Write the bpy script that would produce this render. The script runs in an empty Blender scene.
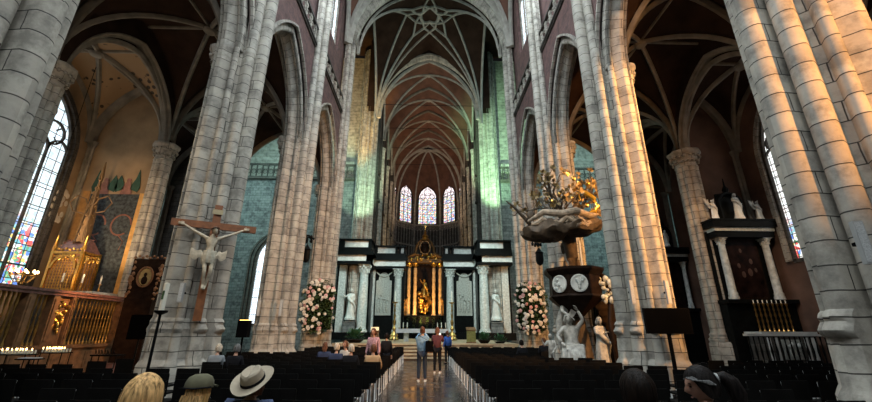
import bpy, bmesh, math, random
from mathutils import Vector, Matrix
R = random.Random(7)
PI = math.pi
scn = bpy.context.scene
COL = scn.collection
sin, cos, sqrt = math.sin, math.cos, math.sqrt

# ------------------------------------------------------------------ mesh builder
class MB:
    def __init__(s): s.v = []; s.f = []; s.uv = []; s.m = []; s.mi = 0
    def face(s, idx, uvs=None):
        s.f.append(tuple(idx)); s.uv.append(uvs); s.m.append(s.mi)
    def quad(s, pts, uvs=None):
        b = len(s.v); s.v += [tuple(p) for p in pts]; s.face(range(b, b+len(pts)), uvs); return s
    def box(s, cx, cy, cz, sx, sy, sz, rz=0, M=None, taper=1.0):
        b = len(s.v); c, n = cos(rz), sin(rz)
        for z in (-.5, .5):
            k = taper if z > 0 else 1.0
            for x, y in ((-.5, -.5), (.5, -.5), (.5, .5), (-.5, .5)):
                X, Y = x*sx*k, y*sy*k
                p = Vector((cx + X*c - Y*n, cy + X*n + Y*c, cz + z*sz))
                s.v.append(tuple(M @ p) if M else tuple(p))
        for q in ((0, 3, 2, 1), (4, 5, 6, 7), (0, 1, 5, 4), (1, 2, 6, 5), (2, 3, 7, 6), (3, 0, 4, 7)):
            s.face([b+i for i in q])
        return s
    def loft(s, rings, closed=True, caps=(True, True), uscale=None):
        """rings: equal-length lists of points; UV u = length round the first wide ring, v = height along."""
        n = len(rings[0]); b = len(s.v)
        ref = uscale or rings[len(rings)//2]
        us = [0]
        for i in range(n): us.append(us[-1] + (Vector(ref[(i+1) % n]) - Vector(ref[i])).length)
        vs = [0.0]
        for k in range(1, len(rings)): vs.append(vs[-1] + (sum((Vector(rings[k][j]) for j in (0, n//3, 2*n//3)), Vector()) / 3 - sum((Vector(rings[k-1][j]) for j in (0, n//3, 2*n//3)), Vector()) / 3).length)
        for r in rings: s.v += [tuple(p) for p in r]
        z0 = rings[0][0][2]
        for k in range(len(rings)-1):
            for i in range(n if closed else n-1):
                j = (i+1) % n
                s.face((b+k*n+i, b+k*n+j, b+(k+1)*n+j, b+(k+1)*n+i),
                       ((us[i], z0+vs[k]), (us[i+1], z0+vs[k]), (us[i+1], z0+vs[k+1]), (us[i], z0+vs[k+1])))
        if closed and caps[0]: s.face([b+i for i in range(n)][::-1])
        if closed and caps[1]: s.face([b+(len(rings)-1)*n+i for i in range(n)])
        return s
    def lathe(s, prof, cx=0, cy=0, cz=0, n=16, M=None, sx=1, sy=1):
        rings = []
        for r, z in prof:
            ring = []
            for i in range(n):
                a = 2*PI*(i+.5)/n
                p = Vector((cx + r*cos(a)*sx, cy + r*sin(a)*sy, cz + z))
                ring.append(M @ p if M else p)
            rings.append(ring)
        return s.loft(rings)
    def ball(s, cx, cy, cz, rx, ry=None, rz=None, n=10, m=7, M=None, jit=0):
        ry = ry or rx; rz = rz or rx
        rings = []
        for k in range(m+1):
            t = PI*(k+.02)/(m+.04)
            ring = []
            for i in range(n):
                a = 2*PI*i/n; j = 1 + (R.uniform(-jit, jit) if jit else 0)
                p = Vector((cx + rx*sin(t)*cos(a)*j, cy + ry*sin(t)*sin(a)*j, cz - rz*cos(t)*j))
                ring.append(M @ p if M else p)
            rings.append(ring)
        return s.loft(rings)
    def tube(s, pts, r, n=8, cap=True, r2=None, up=(0, 0, 1)):
        """round tube along pts; r a number or list"""
        pts = [Vector(p) for p in pts]; m = len(pts)
        rs = r if isinstance(r, (list, tuple)) else [r + ((r2-r)*i/(m-1) if r2 is not None else 0) for i in range(m)]
        prof = [(cos(2*PI*i/n), sin(2*PI*i/n)) for i in range(n)]
        return s.sweep(pts, prof, rs, cap=cap, up=up)
    def sweep(s, pts, prof, sc=None, cap=True, up=(0, 0, 1), closed=True):
        pts = [Vector(p) for p in pts]; m = len(pts); up = Vector(up)
        rings = []
        for i in range(m):
            t = (pts[min(i+1, m-1)] - pts[max(i-1, 0)])
            if t.length < 1e-9: t = Vector((0, 0, 1))
            t.normalize()
            side = t.cross(up)
            if side.length < 1e-3: side = t.cross(Vector((0, 1, 0)))
            if side.length < 1e-3: side = Vector((1, 0, 0))
            side.normalize(); nn = side.cross(t)
            k = sc[i] if sc else 1
            rings.append([pts[i] + side*a*k + nn*b2*k for a, b2 in prof])
        return s.loft(rings, closed=closed, caps=(cap, cap))
    def prism(s, poly, y0, y1, axis='y'):
        """extrude a 2-D outline (x,z) along y"""
        r0 = [(x, y0, z) for x, z in poly]; r1 = [(x, y1, z) for x, z in poly]
        return s.loft([r0, r1])
    def tf(s, M, i0=0):
        s.v[i0:] = [tuple(M @ Vector(p)) for p in s.v[i0:]]; return s
    def build(s, name, mat, parent=None, smooth=True, loc=None, rz=None, ang=35):
        me = bpy.data.meshes.new(name); me.from_pydata(s.v, [], s.f)
        uvl = me.uv_layers.new(name='UVMap'); d = uvl.data; li = 0
        vs = s.v
        for f, uv in zip(s.f, s.uv):
            if uv is None:
                if len(f) >= 3:
                    a, b, c = Vector(vs[f[0]]), Vector(vs[f[1]]), Vector(vs[f[2]])
                    n = (b-a).cross(c-a)
                    ax, ay, az = abs(n.x), abs(n.y), abs(n.z)
                for i in f:
                    x, y, z = vs[i]
                    d[li].uv = (y, z) if ax >= ay and ax >= az else ((x, z) if ay >= az else (x, y)); li += 1
            else:
                for u in uv: d[li].uv = u; li += 1
        mats = mat if isinstance(mat, (list, tuple)) else [mat]
        for m in mats: me.materials.append(m)
        if len(mats) > 1: me.polygons.foreach_set('material_index', s.m)
        me.validate(); me.update()
        if smooth:
            me.shade_smooth(); me.set_sharp_from_angle(angle=math.radians(ang))
        o = bpy.data.objects.new(name, me); COL.objects.link(o)
        if parent: o.parent = parent
        if loc: o.location = loc
        if rz is not None: o.rotation_euler = (0, 0, rz)
        return o

def tag(o, label=None, cat=None, group=None, kind=None):
    if label: o['label'] = label
    if cat: o['category'] = cat
    if group: o['group'] = group
    if kind: o['kind'] = kind
    return o
def thing(name, label, cat, loc=(0, 0, 0), rz=0, group=None):
    o = bpy.data.objects.new(name, None); COL.objects.link(o)
    o.empty_display_size = .1
    o.location = loc; o.rotation_euler = (0, 0, rz)
    return tag(o, label, cat, group)
def struct(name, mb, mat, parent=None, **k):
    o = mb.build(name, mat, parent, **k)
    if not parent: o['kind'] = 'structure'
    return o
def copy_tree(o, parent=None):
    c = o.copy(); COL.objects.link(c)
    if parent: c.parent = parent
    for ch in list(o.children): copy_tree(ch, c)
    return c

# ------------------------------------------------------------------ materials
def newmat(name):
    m = bpy.data.materials.new(name); m.use_nodes = True
    nt = m.node_tree; b = nt.nodes['Principled BSDF']; return m, nt, b
def N(nt, t, **k):
    n = nt.nodes.new(t)
    for a, v in k.items():
        if a in ('inp',):
            for kk, vv in v.items(): n.inputs[kk].default_value = vv
        else: setattr(n, a, v)
    return n
def rgba(c): return (c[0], c[1], c[2], 1)
def mixc(nt, a, b, fac, mode='MIX'):
    n = nt.nodes.new('ShaderNodeMix'); n.data_type = 'RGBA'; n.blend_type = mode
    for sock, val in ((n.inputs[0], fac), (n.inputs[6], a), (n.inputs[7], b)):
        if hasattr(val, 'is_linked'): nt.links.new(val, sock)
        elif isinstance(val, (int, float)): sock.default_value = val
        else: sock.default_value = rgba(val)
    return n.outputs[2]
def ramp(nt, src, stops):
    n = nt.nodes.new('ShaderNodeValToRGB'); cr = n.color_ramp
    while len(cr.elements) > 1: cr.elements.remove(cr.elements[0])
    cr.elements[0].position = stops[0][0]; cr.elements[0].color = rgba(stops[0][1])
    for p, c in stops[1:]:
        e = cr.elements.new(p); e.color = rgba(c)
    nt.links.new(src, n.inputs[0]); return n.outputs[0]
def plain(name, c, rough=.6, metal=0, var=.25, scale=4, bump=0):
    m, nt, b = newmat(name)
    tc = N(nt, 'ShaderNodeTexCoord'); no = N(nt, 'ShaderNodeTexNoise', inp={'Scale': scale, 'Detail': 5})
    nt.links.new(tc.outputs['Object'], no.inputs['Vector'])
    lo = [x*(1-var) for x in c]; hi = [min(1, x*(1+var)) for x in c]
    nt.links.new(ramp(nt, no.outputs[0], [(.3, lo), (.7, hi)]), b.inputs['Base Color'])
    b.inputs['Roughness'].default_value = rough; b.inputs['Metallic'].default_value = metal
    if max(c) < .05: b.inputs['Specular IOR Level'].default_value = .06 if rough > .3 else .2
    if bump:
        bp = N(nt, 'ShaderNodeBump', inp={'Strength': bump, 'Distance': .03}); nt.links.new(no.outputs[0], bp.inputs['Height']); nt.links.new(bp.outputs[0], b.inputs['Normal'])
    return m
def stone(name, c1, c2, mortar, bw=.62, bh=.33, ms=.022, rough=.85, stain=.5, bump=.6):
    m, nt, b = newmat(name)
    tc = N(nt, 'ShaderNodeTexCoord')
    br = N(nt, 'ShaderNodeTexBrick', inp={'Color1': rgba(c1), 'Color2': rgba(c2), 'Mortar': rgba(mortar), 'Scale': 1.0, 'Mortar Size': ms, 'Mortar Smooth': .4, 'Bias': 0, 'Brick Width': bw, 'Row Height': bh})
    nd = N(nt, 'ShaderNodeTexNoise', inp={'Scale': 1.7, 'Detail': 3})
    nt.links.new(tc.outputs['UV'], nd.inputs['Vector'])
    va = N(nt, 'ShaderNodeVectorMath', operation='MULTIPLY_ADD')
    nt.links.new(nd.outputs['Color'], va.inputs[0]); va.inputs[1].default_value = (.06, .06, 0); nt.links.new(tc.outputs['UV'], va.inputs[2])
    nt.links.new(va.outputs[0], br.inputs['Vector'])
    no = N(nt, 'ShaderNodeTexNoise', inp={'Scale': 2.2, 'Detail': 6, 'Roughness': .65})
    nt.links.new(tc.outputs['Object'], no.inputs['Vector'])
    st = ramp(nt, no.outputs[0], [(.36, (1-stain,)*3), (.52, (.9, .9, .9)), (.75, (1.12, 1.1, 1.06))])
    nt.links.new(mixc(nt, br.outputs[0], st, 1.0, 'MULTIPLY'), b.inputs['Base Color'])
    b.inputs['Roughness'].default_value = rough
    n2 = N(nt, 'ShaderNodeTexNoise', inp={'Scale': 14, 'Detail': 4}); nt.links.new(tc.outputs['Object'], n2.inputs['Vector'])
    mth = N(nt, 'ShaderNodeMath', operation='MULTIPLY_ADD'); nt.links.new(n2.outputs[0], mth.inputs[0]); mth.inputs[1].default_value = .35
    inv = N(nt, 'ShaderNodeMath', operation='SUBTRACT'); inv.inputs[0].default_value = 1; nt.links.new(br.outputs['Fac'], inv.inputs[1])
    nt.links.new(inv.outputs[0], mth.inputs[2])
    bp = N(nt, 'ShaderNodeBump', inp={'Strength': bump, 'Distance': .04}); nt.links.new(mth.outputs[0], bp.inputs['Height']); nt.links.new(bp.outputs[0], b.inputs['Normal'])
    return m
def emit(name, c, s):
    m, nt, b = newmat(name)
    b.inputs['Base Color'].default_value = rgba(c); b.inputs['Emission Color'].default_value = rgba(c); b.inputs['Emission Strength'].default_value = s
    return m
def glass_stained(name, strength, colour=.6, vsplit=None, cell=(.16, .22), tint=(.82, .9, 1)):
    """daylight glowing through leaded glass; colour = share of coloured panes; vsplit: below this V the glass is coloured"""
    m, nt, b = newmat(name)
    tc = N(nt, 'ShaderNodeTexCoord')
    vo = N(nt, 'ShaderNodeTexVoronoi', inp={'Scale': 8.0, 'Randomness': .9}); nt.links.new(tc.outputs['UV'], vo.inputs['Vector'])
    sp = N(nt, 'ShaderNodeSeparateColor'); nt.links.new(vo.outputs['Color'], sp.inputs[0])
    pal = ramp(nt, sp.outputs[0], [(0, (.75, .06, .05)), (.18, (.08, .22, .75)), (.34, (.9, .9, .85)), (.5, (.85, .6, .12)), (.62, (.15, .5, .6)), (.75, (.9, .85, .8)), (.88, (.1, .4, .2)), (1, (.6, .75, .9))])
    pal.node.color_ramp.interpolation = 'CONSTANT'
    clear = ramp(nt, sp.outputs[1], [(0, [x*.75 for x in tint]), (.5, tint), (1, [min(1, x*1.1) for x in tint])])
    if vsplit is not None:
        sx = N(nt, 'ShaderNodeSeparateXYZ'); nt.links.new(tc.outputs['UV'], sx.inputs[0])
        mr = N(nt, 'ShaderNodeMapRange', inp={1: vsplit-.5, 2: vsplit+.5, 3: colour, 4: .08}); nt.links.new(sx.outputs[1], mr.inputs[0]); fac = mr.outputs[0]
    else: fac = colour
    col = mixc(nt, clear, pal, fac)
    br = N(nt, 'ShaderNodeTexBrick', inp={'Color1': (1, 1, 1, 1), 'Color2': (.8, .8, .8, 1), 'Mortar': (.02, .02, .02, 1), 'Scale': 1.0, 'Mortar Size': .018, 'Brick Width': cell[0]*2, 'Row Height': cell[1]*2})
    br.offset = 0
    nt.links.new(tc.outputs['UV'], br.inputs['Vector'])
    col = mixc(nt, col, br.outputs[0], 1.0, 'MULTIPLY')
    nt.links.new(col, b.inputs['Emission Color']); b.inputs['Emission Strength'].default_value = strength
    b.inputs['Base Color'].default_value = (.02, .02, .02, 1); b.inputs['Roughness'].default_value = .3
    return m

M = {}
M['pier'] = stone('nave_limestone', (.52, .475, .40), (.37, .335, .285), (.055, .048, .04), 2.3, .36, .012, stain=.5, bump=.45)
M['shaft'] = stone('shaft_limestone', (.50, .465, .405), (.39, .36, .31), (.07, .06, .05), 2.4, .40, .012)
M['arch'] = stone('arch_limestone', (.48, .445, .385), (.35, .32, .275), (.07, .06, .05), .8, .34, .011)
M['brick'] = stone('mauve_brick', (.175, .088, .080), (.12, .062, .057), (.14, .10, .092), .24, .075, .008, stain=.45, bump=.3)
M['darkstone'] = stone('dark_stone', (.10, .088, .075), (.07, .06, .052), (.03, .026, .022), .6, .3, .016)
M['greystone'] = stone('blue_grey_stone', (.21, .215, .21), (.13, .135, .135), (.06, .065, .065), .55, .28, .016, stain=.6)
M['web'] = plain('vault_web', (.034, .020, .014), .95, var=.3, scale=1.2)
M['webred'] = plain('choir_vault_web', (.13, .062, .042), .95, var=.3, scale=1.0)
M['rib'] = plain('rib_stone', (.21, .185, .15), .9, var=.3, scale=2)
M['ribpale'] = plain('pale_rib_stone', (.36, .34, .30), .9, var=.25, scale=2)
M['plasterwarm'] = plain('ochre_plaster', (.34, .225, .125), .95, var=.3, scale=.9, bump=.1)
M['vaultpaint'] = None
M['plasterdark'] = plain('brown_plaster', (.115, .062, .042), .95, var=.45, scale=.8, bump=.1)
M['marblew'] = plain('white_marble', (.62, .62, .58), .35, var=.18, scale=3)
M['marbleg'] = plain('veined_grey_marble', (.50, .52, .49), .3, var=.3, scale=6)
M['marbleb'] = plain('black_marble', (.005, .006, .006), .32, var=.4, scale=5)
M['marbler'] = plain('red_marble', (.22, .10, .08), .3, var=.4, scale=8)
M['relief'] = plain('relief_stone', (.36, .37, .33), .6, var=.3, scale=9, bump=.5)
M['gold'] = plain('gilded', (.72, .42, .10), .35, 1, var=.3, scale=12, bump=.3)
M['brass'] = plain('brass', (.42, .25, .08), .32, 1, var=.25, scale=8)
M['darkwood'] = plain('dark_oak', (.016, .009, .006), .45, var=.5, scale=5)
M['wood'] = plain('carved_oak', (.20, .10, .045), .5, var=.4, scale=6)
M['bark'] = plain('weathered_carved_wood', (.085, .058, .036), .75, var=.5, scale=5, bump=.6)
M['crosswood'] = plain('cross_wood', (.21, .072, .022), .5, var=.35, scale=6)
M['iron'] = plain('black_iron', (.012, .012, .012), .45, .6)
M['chairb'] = plain('black_chair_wood', (.0065, .006, .0055), .65, var=.3)
M['chairm'] = plain('pale_metal_leg', (.72, .72, .70), .5, .05)
M['black'] = plain('black_plastic', (.0025, .0025, .003), .9)
M['screen'] = plain('dark_screen', (.0008, .0008, .001), 1.0)
M['greyp'] = plain('pale_grey_plastic', (.38, .38, .37), .5, var=.05)
M['wax'] = plain('wax', (.75, .70, .58), .5, var=.06)
M['flame'] = emit('flame', (1, .62, .22), 22)
M['ember'] = emit('uplight_lens', (1, .38, .08), 14)
M['redlamp'] = emit('red_lamp_glass', (1, .18, .05), 6)
M['linen'] = plain('white_linen', (.62, .62, .62), .9, var=.08)
M['step'] = plain('pale_step_stone', (.56, .40, .24), .5, var=.2)
M['leaf'] = plain('leaves', (.035, .075, .025), .6, var=.6, scale=7)
M['rosew'] = plain('white_rose', (.66, .60, .50), .8, var=.12, scale=20)
M['rosep'] = plain('pink_rose', (.55, .30, .28), .8, var=.2, scale=20)
M['skin'] = plain('skin', (.48, .27, .19), .55, var=.08)
M['figskin'] = plain('painted_carved_skin', (.52, .43, .31), .6, var=.3, scale=9)
M['glassclr'] = glass_stained('clear_leaded_glass', 2.6, .05, None, (.09, .11), (.78, .9, 1))
M['glassL'] = glass_stained('stained_glass_north', 1.7, .9, 6.0, (.2, .3), (.74, .88, .95))
M['glassR'] = glass_stained('stained_glass_south', 1.6, .95, 6.2, (.09, .17), (.95, .95, .92))
M['glassE'] = glass_stained('stained_glass_apse', 1.9, .9, 24.2, (.17, .22), (.95, .82, .84))

def floor_mat():
    m, nt, b = newmat('polished_dark_marble_floor')
    tc = N(nt, 'ShaderNodeTexCoord')
    br = N(nt, 'ShaderNodeTexBrick', inp={'Color1': (.045, .040, .037, 1), 'Color2': (.018, .016, .015, 1), 'Mortar': (.008, .007, .007, 1), 'Scale': 1.0, 'Mortar Size': .006, 'Brick Width': .66, 'Row Height': .66}); br.offset = 0
    nt.links.new(tc.outputs['Object'], br.inputs['Vector'])
    no = N(nt, 'ShaderNodeTexNoise', inp={'Scale': 1.6, 'Detail': 6}); nt.links.new(tc.outputs['Object'], no.inputs['Vector'])
    nt.links.new(mixc(nt, br.outputs[0], ramp(nt, no.outputs[0], [(.3, (.6, .6, .6)), (.7, (1.4, 1.35, 1.3))]), 1, 'MULTIPLY'), b.inputs['Base Color'])
    nt.links.new(ramp(nt, no.outputs[0], [(.3, (.12,)*3), (.7, (.3,)*3)]), b.inputs['Roughness'])
    return m
M['floor'] = floor_mat()

def vaultpaint():
    m, nt, b = newmat('ochre_vault_with_dark_ornament')
    tc = N(nt, 'ShaderNodeTexCoord'); vo = N(nt, 'ShaderNodeTexVoronoi', inp={'Scale': 3.6}); no = N(nt, 'ShaderNodeTexNoise', inp={'Scale': .75, 'Detail': 1})
    nt.links.new(tc.outputs['Object'], vo.inputs['Vector']); nt.links.new(tc.outputs['Object'], no.inputs['Vector'])
    sp = ramp(nt, vo.outputs['Distance'], [(.30, (1, 1, 1)), (.36, (0, 0, 0))]); gt = ramp(nt, no.outputs[0], [(.50, (0, 0, 0)), (.54, (1, 1, 1))])
    f = mixc(nt, sp, gt, 1.0, 'MULTIPLY')
    bw = N(nt, 'ShaderNodeRGBToBW'); nt.links.new(f, bw.inputs[0])
    nt.links.new(mixc(nt, (.30, .19, .10), (.05, .035, .025), bw.outputs[0]), b.inputs['Base Color']); b.inputs['Roughness'].default_value = .95
    return m
M['vaultpaint'] = vaultpaint()
# ------------------------------------------------------------------ gothic geometry
def pcentre(half, rise):            # pointed arc: centre offset c, radius half+c
    c = max(0.0, (rise*rise - half*half) / (2*half)); return c
def arch_z(t, half, rise):          # height above springing at offset t from centre line
    t = min(abs(t), half)
    c = pcentre(half, rise)
    if rise < half:  # flatten a normal pointed profile
        c = half*.18; Rr = half + c; top = sqrt(Rr*Rr - c*c); return sqrt(max(0, Rr*Rr - (t+c)**2)) * rise / top
    Rr = half + c; return sqrt(max(0, Rr*Rr - (t+c)**2))
def arch_pts(half, zs, rise, n=12, v=0.0):
    """(y, z) pairs from -side springing over apex to +side; v = offset inwards of the reference arc"""
    c = pcentre(half, rise); Rr = half + c - v
    th = math.acos(min(1, c / Rr)); L = []
    for i in range(n+1):
        a = th*i/n; L.append((c - Rr*cos(a), zs + Rr*sin(a)))
    return L + [(-y, z) for y, z in L[:-1][::-1]]
def moulded_arch(prof, half, zs, rise, n=12, z0=None, invert=False):
    """prof: list of (u, v): u across the wall, v inward offset. Returns rings of (u, y, z)"""
    cols = [arch_pts(half, zs, rise, n, v) for u, v in prof]
    m = len(cols[0]); rings = []
    if z0 is not None: rings.append([(u, c[0][0], z0) for (u, v), c in zip(prof, cols)])
    for k in range(m): rings.append([(u, c[k][0], c[k][1]) for (u, v), c in zip(prof, cols)])
    if z0 is not None: rings.append([(u, c[-1][0], z0) for (u, v), c in zip(prof, cols)])
    return rings
def radial(circles, planes, n=120):
    """star-shaped outline made of round shafts round a faceted core"""
    out = []
    for i in range(n):
        a = 2*PI*i/n; dx, dy = cos(a), sin(a)
        r = min((k/(nx*dx+ny*dy) for nx, ny, k in planes if nx*dx+ny*dy > 1e-6), default=.2)
        for cx, cy, q in circles:
            b = cx*dx+cy*dy; d = q*q - (cx*cx+cy*cy-b*b)
            if d > 0 and b > 0: r = max(r, b + sqrt(d))
        out.append((r*dx, r*dy))
    return out
S = .7071
CIRC = [(1.0, 0, .20), (-1.0, 0, .2)] + [(su*.76, sv*.37, .165) for su in (1, -1) for sv in (1, -1)] + [(su*.44, sv*.66, .10) for su in (1, -1) for sv in (1, -1)]
CORE = [(1, 0, .72), (-1, 0, .72), (0, 1, .86), (0, -1, .86)] + [(a*S, b*S, .68) for a in (1, -1) for b in (1, -1)]
AK = .45   # the aisle side is shallower than the nave side
OUT = [(u if u > 0 else u*AK, v) for u, v in radial(CIRC, CORE, 180)]

def outline(sx, k=1.0, ku=1.0, side=1):
    return [(side*u*k*ku, v*k) for u, v in OUT]

def pier(side, y, xc, label, ztop=10.6, k=1.0, zmould=1.62, group='stone piers along the nave', mat='pier', shaft_top=30.0):
    """side: -1 north (left), +1 south; local +x is world +x"""
    t = thing('stone_pier', label, 'pier', (side*xc, y, 0), 0, group); t['kind'] = 'structure'
    o = [(-side*u*k, v*k) for u, v in OUT]          # u toward nave
    def ring(z, s=1.0): return [(x*s, yy*s, z) for x, yy in o]
    # a smoothed outline for the plinths: eight-sided groups
    po = radial([], [(1, 0, 1.24), (-1, 0, 1.24), (0, 1, .98), (0, -1, .98)] + [(a*S, b*S, 1.0) for a in (1, -1) for b in (1, -1)], 180)
    po = [(-side*(u if u > 0 else u*AK)*k, v*k) for u, v in po]
    def pring(z, s, w): return [((a[0]*w+b[0]*(1-w))*s, (a[1]*w+b[1]*(1-w))*s, z) for a, b in zip(po, o)]
    MB().loft([pring(0, 1.08, .8), pring(.72, 1.08, .8), pring(.80, 1.05, .7), pring(.86, 1.02, .6), pring(1.50, 1.01, .5)]).build('plinth', M[mat], t)
    MB().loft([pring(1.50, 1.03, .4), pring(1.54, 1.07, .3), pring(1.60, 1.085, .3), pring(1.66, 1.06, .25), pring(1.72, 1.03, .2), pring(1.78, 1.05, .15), pring(1.84, 1.03, .1), pring(1.88, 1.0, 0)]).build('base_moulding', M[mat], t)
    MB().loft([ring(1.88), ring(4.8), ring(7.7), ring(ztop)]).build('shaft', M[mat], t, ang=50)
    if shaft_top:
        ns = radial([(.30, 0, .20), (.06, .37, .165), (.06, -.37, .165)], [(1, 0, .16), (-1, 0, .2), (0, 1, .42), (0, -1, .42)], 72)
        ns = [(-side*(u+.70)*k, v*k) for u, v in ns]
        MB().loft([[(x, yy, z) for x, yy in ns] for z in (ztop, 14, 18, 22, 26, shaft_top)]).build('wall_shaft', M['shaft'], t, ang=50)
    if ztop < 12:
        c = MB()
        for cu, cv, r in ((-.47, 0, .17), (-.34, .42, .13), (-.34, -.42, .13)):
            c.lathe([(r, 0), (r*1.25, .03), (r*1.05, .08), (r*1.1, .2), (r*1.55, .42), (r*1.9, .5), (r*2.0, .56), (r*2.0, .64), (r*1.7, .68)], -side*cu*k, cv*k, ztop-.45, 10)
            for i in range(8):
                a = 2*PI*i/8; c.ball(-side*cu*k + r*1.35*cos(a), cv*k + r*1.35*sin(a), ztop-.17, .06, n=6, m=4)
        c.build('capital', M['arch'], t)
    return t

NAVE_X = 6.95; YPS = {-1: [-7.6, -1.4, 4.82, 11.4, 17.85, 24.6], 1: [-7.2, -.9, 5.5, 11.95, 17.9, 24.7]}; BAY = 6.1
lab = {(-1, 0): 'pale grey clustered stone pier at the far left edge, nearest to the camera',
       (1, 0): 'massive clustered stone pier at the far right edge with orange light on its side',
       (-1, 1): 'clustered stone pier on the left carrying the wooden crucifix',
       (1, 1): 'warm-lit clustered stone pier on the right behind the dark wide screen',
       (-1, 2): 'clustered stone pier on the left between the crucifix and the flower wall',
       (1, 2): 'clustered stone pier on the right standing behind the carved pulpit'}
for s_ in (-1, 1):
    for i, y in enumerate(YPS[s_][2:5]): pier(s_, y, NAVE_X, lab[(s_, i)])
pier(-1, 24.6, 6.95, 'crossing pier on the left with a flower arrangement hung on it', ztop=10.6, shaft_top=22.6)
pier(1, 24.7, 6.95, 'crossing pier on the right with a flower arrangement hung on it', ztop=10.6, shaft_top=22.6)
# the piers behind the camera that keep the rhythm going
for s_ in (-1, 1):
    pier(s_, YPS[s_][1], NAVE_X, 'clustered stone pier %s of the nave, level with the camera' % ('left' if s_ < 0 else 'right'))
# eastern crossing piers
pier(-1, 38.0, 7.05, 'tall pale crossing pier above the left choir screen, lit amber and green', ztop=33.0, k=1.2, mat='shaft', shaft_top=None, group='east crossing piers')
pier(1, 38.0, 7.05, 'tall crossing pier above the right choir screen, lit bright green', ztop=33.0, k=1.2, mat='shaft', shaft_top=None, group='east crossing piers')

# ---- nave arcade walls
HALF = BAY/2; ZS = 10.6; C_ = 2.61
RISE = sqrt((HALF+C_)**2 - C_**2)
side_prof = sorted([(u, v) for u, v in OUT if v > .3 and -.66*AK < u < .66], key=lambda p: p[0])
def arcade_bay(side, ya, yb, idx):
    yc, HALF = (ya+yb)/2, (yb-ya)/2; BAY = yb-ya
    a = MB().loft(moulded_arch([(side*(NAVE_X) - side*u, v) for u, v in side_prof], HALF, ZS, RISE, 16), closed=False)
    a.tf(Matrix.Translation((0, yc, 0)))
    w = MB()
    for X in (side*6.32, side*7.24):
        pts = arch_pts(HALF, ZS, RISE, 16, .46)
        pts = [(-HALF, ZS)] + pts + [(HALF, ZS)]
        for (y0, z0), (y1, z1) in zip(pts[:-1], pts[1:]):
            if y1 - y0 < 1e-6: continue
            q = [(X, yc+y0, z0), (X, yc+y1, z1), (X, yc+y1, 16.5), (X, yc+y0, 16.5)]
            w.quad(q)
    w.quad([(side*6.32, yc-HALF, 16.5), (side*6.32, yc+HALF, 16.5), (side*7.24, yc+HALF, 16.5), (side*7.24, yc-HALF, 16.5)])
    o = struct('wall_arcade_%s' % ('left' if side < 0 else 'right'), w, M['brick'], smooth=False)
    o['label'] = 'mauve brick wall above the %s nave arch' % ('left' if side < 0 else 'right')
    struct('arch_moulding', a, M['arch'], o, ang=50)
    # hood line round the arch
    h = MB().sweep([(side*6.28, yc+y, z) for y, z in arch_pts(HALF, ZS, RISE, 14, .36)], [(-.05, -.07), (.05, -.07), (.05, .07), (-.05, .07)], up=(side, 0, 0)); struct('hood_mould', h, M['arch'], o)
    # cornice + pierced parapet of the triforium walk
    c = MB().sweep([(side*6.32, yc-HALF, 16.5), (side*6.32, yc+HALF, 16.5)], [(-.0, -.0), (0, -.16), (.10*side, -.16), (.22*side, -.02), (.22*side, .08), (0, .12)] if side > 0 else [(0, 0), (0, -.16), (.10, -.16), (.22, -.02), (.22, .08), (0, .12)])
    c = MB()
    c.box(side*6.30, yc, 16.42, .14, BAY, .10); c.box(side*6.28, yc, 16.53, .22, BAY, .13); c.box(side*6.30, yc, 17.60, .20, BAY, .14)
    struct('cornice', c, M['darkstone'], o, smooth=False)
    p = MB(); nq = 8; st = BAY/nq
    for i in range(nq):
        y = yc - HALF + st*(i+.5)
        p.box(side*6.30, y-st/2, 17.05, .12, .09, .92)
        # quatrefoil ring
        for q in range(4):
            aa = PI/4+q*PI/2; cy, cz = y+.15*cos(aa), 17.05+.15*sin(aa)
            p.tube([(side*6.30, cy+.14*cos(b), cz+.14*sin(b)) for b in [aa-2.0+i2*4.0/8 for i2 in range(9)]], .035, 5, up=(1, 0, 0))
        for sy in (-1, 1):
            for sz in (-1, 1): p.box(side*6.30, y+sy*.33, 17.05+sz*.37, .1, .16, .2)
    struct('pierced_parapet', p, M['arch'], o)
    # upper wall with deep window, set back behind the walk
    X0, X1 = side*6.62, side*7.3
    hw, sill, sp, rs = 1.5, 20.6, 25.0, 3.2
    u = MB()
    for X in (X0, X1):
        u.quad([(X, yc-HALF, 16.5), (X, yc+HALF, 16.5), (X, yc+HALF, sill), (X, yc-HALF, sill)])
        for sy in (-1, 1): u.quad([(X, yc+sy*HALF, sill), (X, yc+sy*hw, sill), (X, yc+sy*hw, sp), (X, yc+sy*HALF, sp)])
        pts = [(-HALF, sp)] + arch_pts(hw, sp, rs, 8) + [(HALF, sp)]
        for (y0, z0), (y1, z1) in zip(pts[:-1], pts[1:]):
            if y1-y0 > 1e-6: u.quad([(X, yc+y0, z0), (X, yc+y1, z1), (X, yc+y1, 31.5), (X, yc+y0, 31.5)])
    op = [(-hw, sill)] + arch_pts(hw, sp, rs, 8) + [(hw, sill), (-hw, sill)]
    for (y0, z0), (y1, z1) in zip(op[:-1], op[1:]): u.quad([(X0, yc+y0, z0), (X1, yc+y0, z0), (X1, yc+y1, z1), (X0, yc+y1, z1)])
    struct('upper_wall', u, M['brick'], o, smooth=False)
    window(side*6.95, yc, 0, hw, sill, sp, rs, 3, 'glassclr', 'arch', side, 'tall clear leaded window high above the %s nave arcade' % ('left' if side < 0 else 'right'), depth=.12)
WN = [0]
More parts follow.
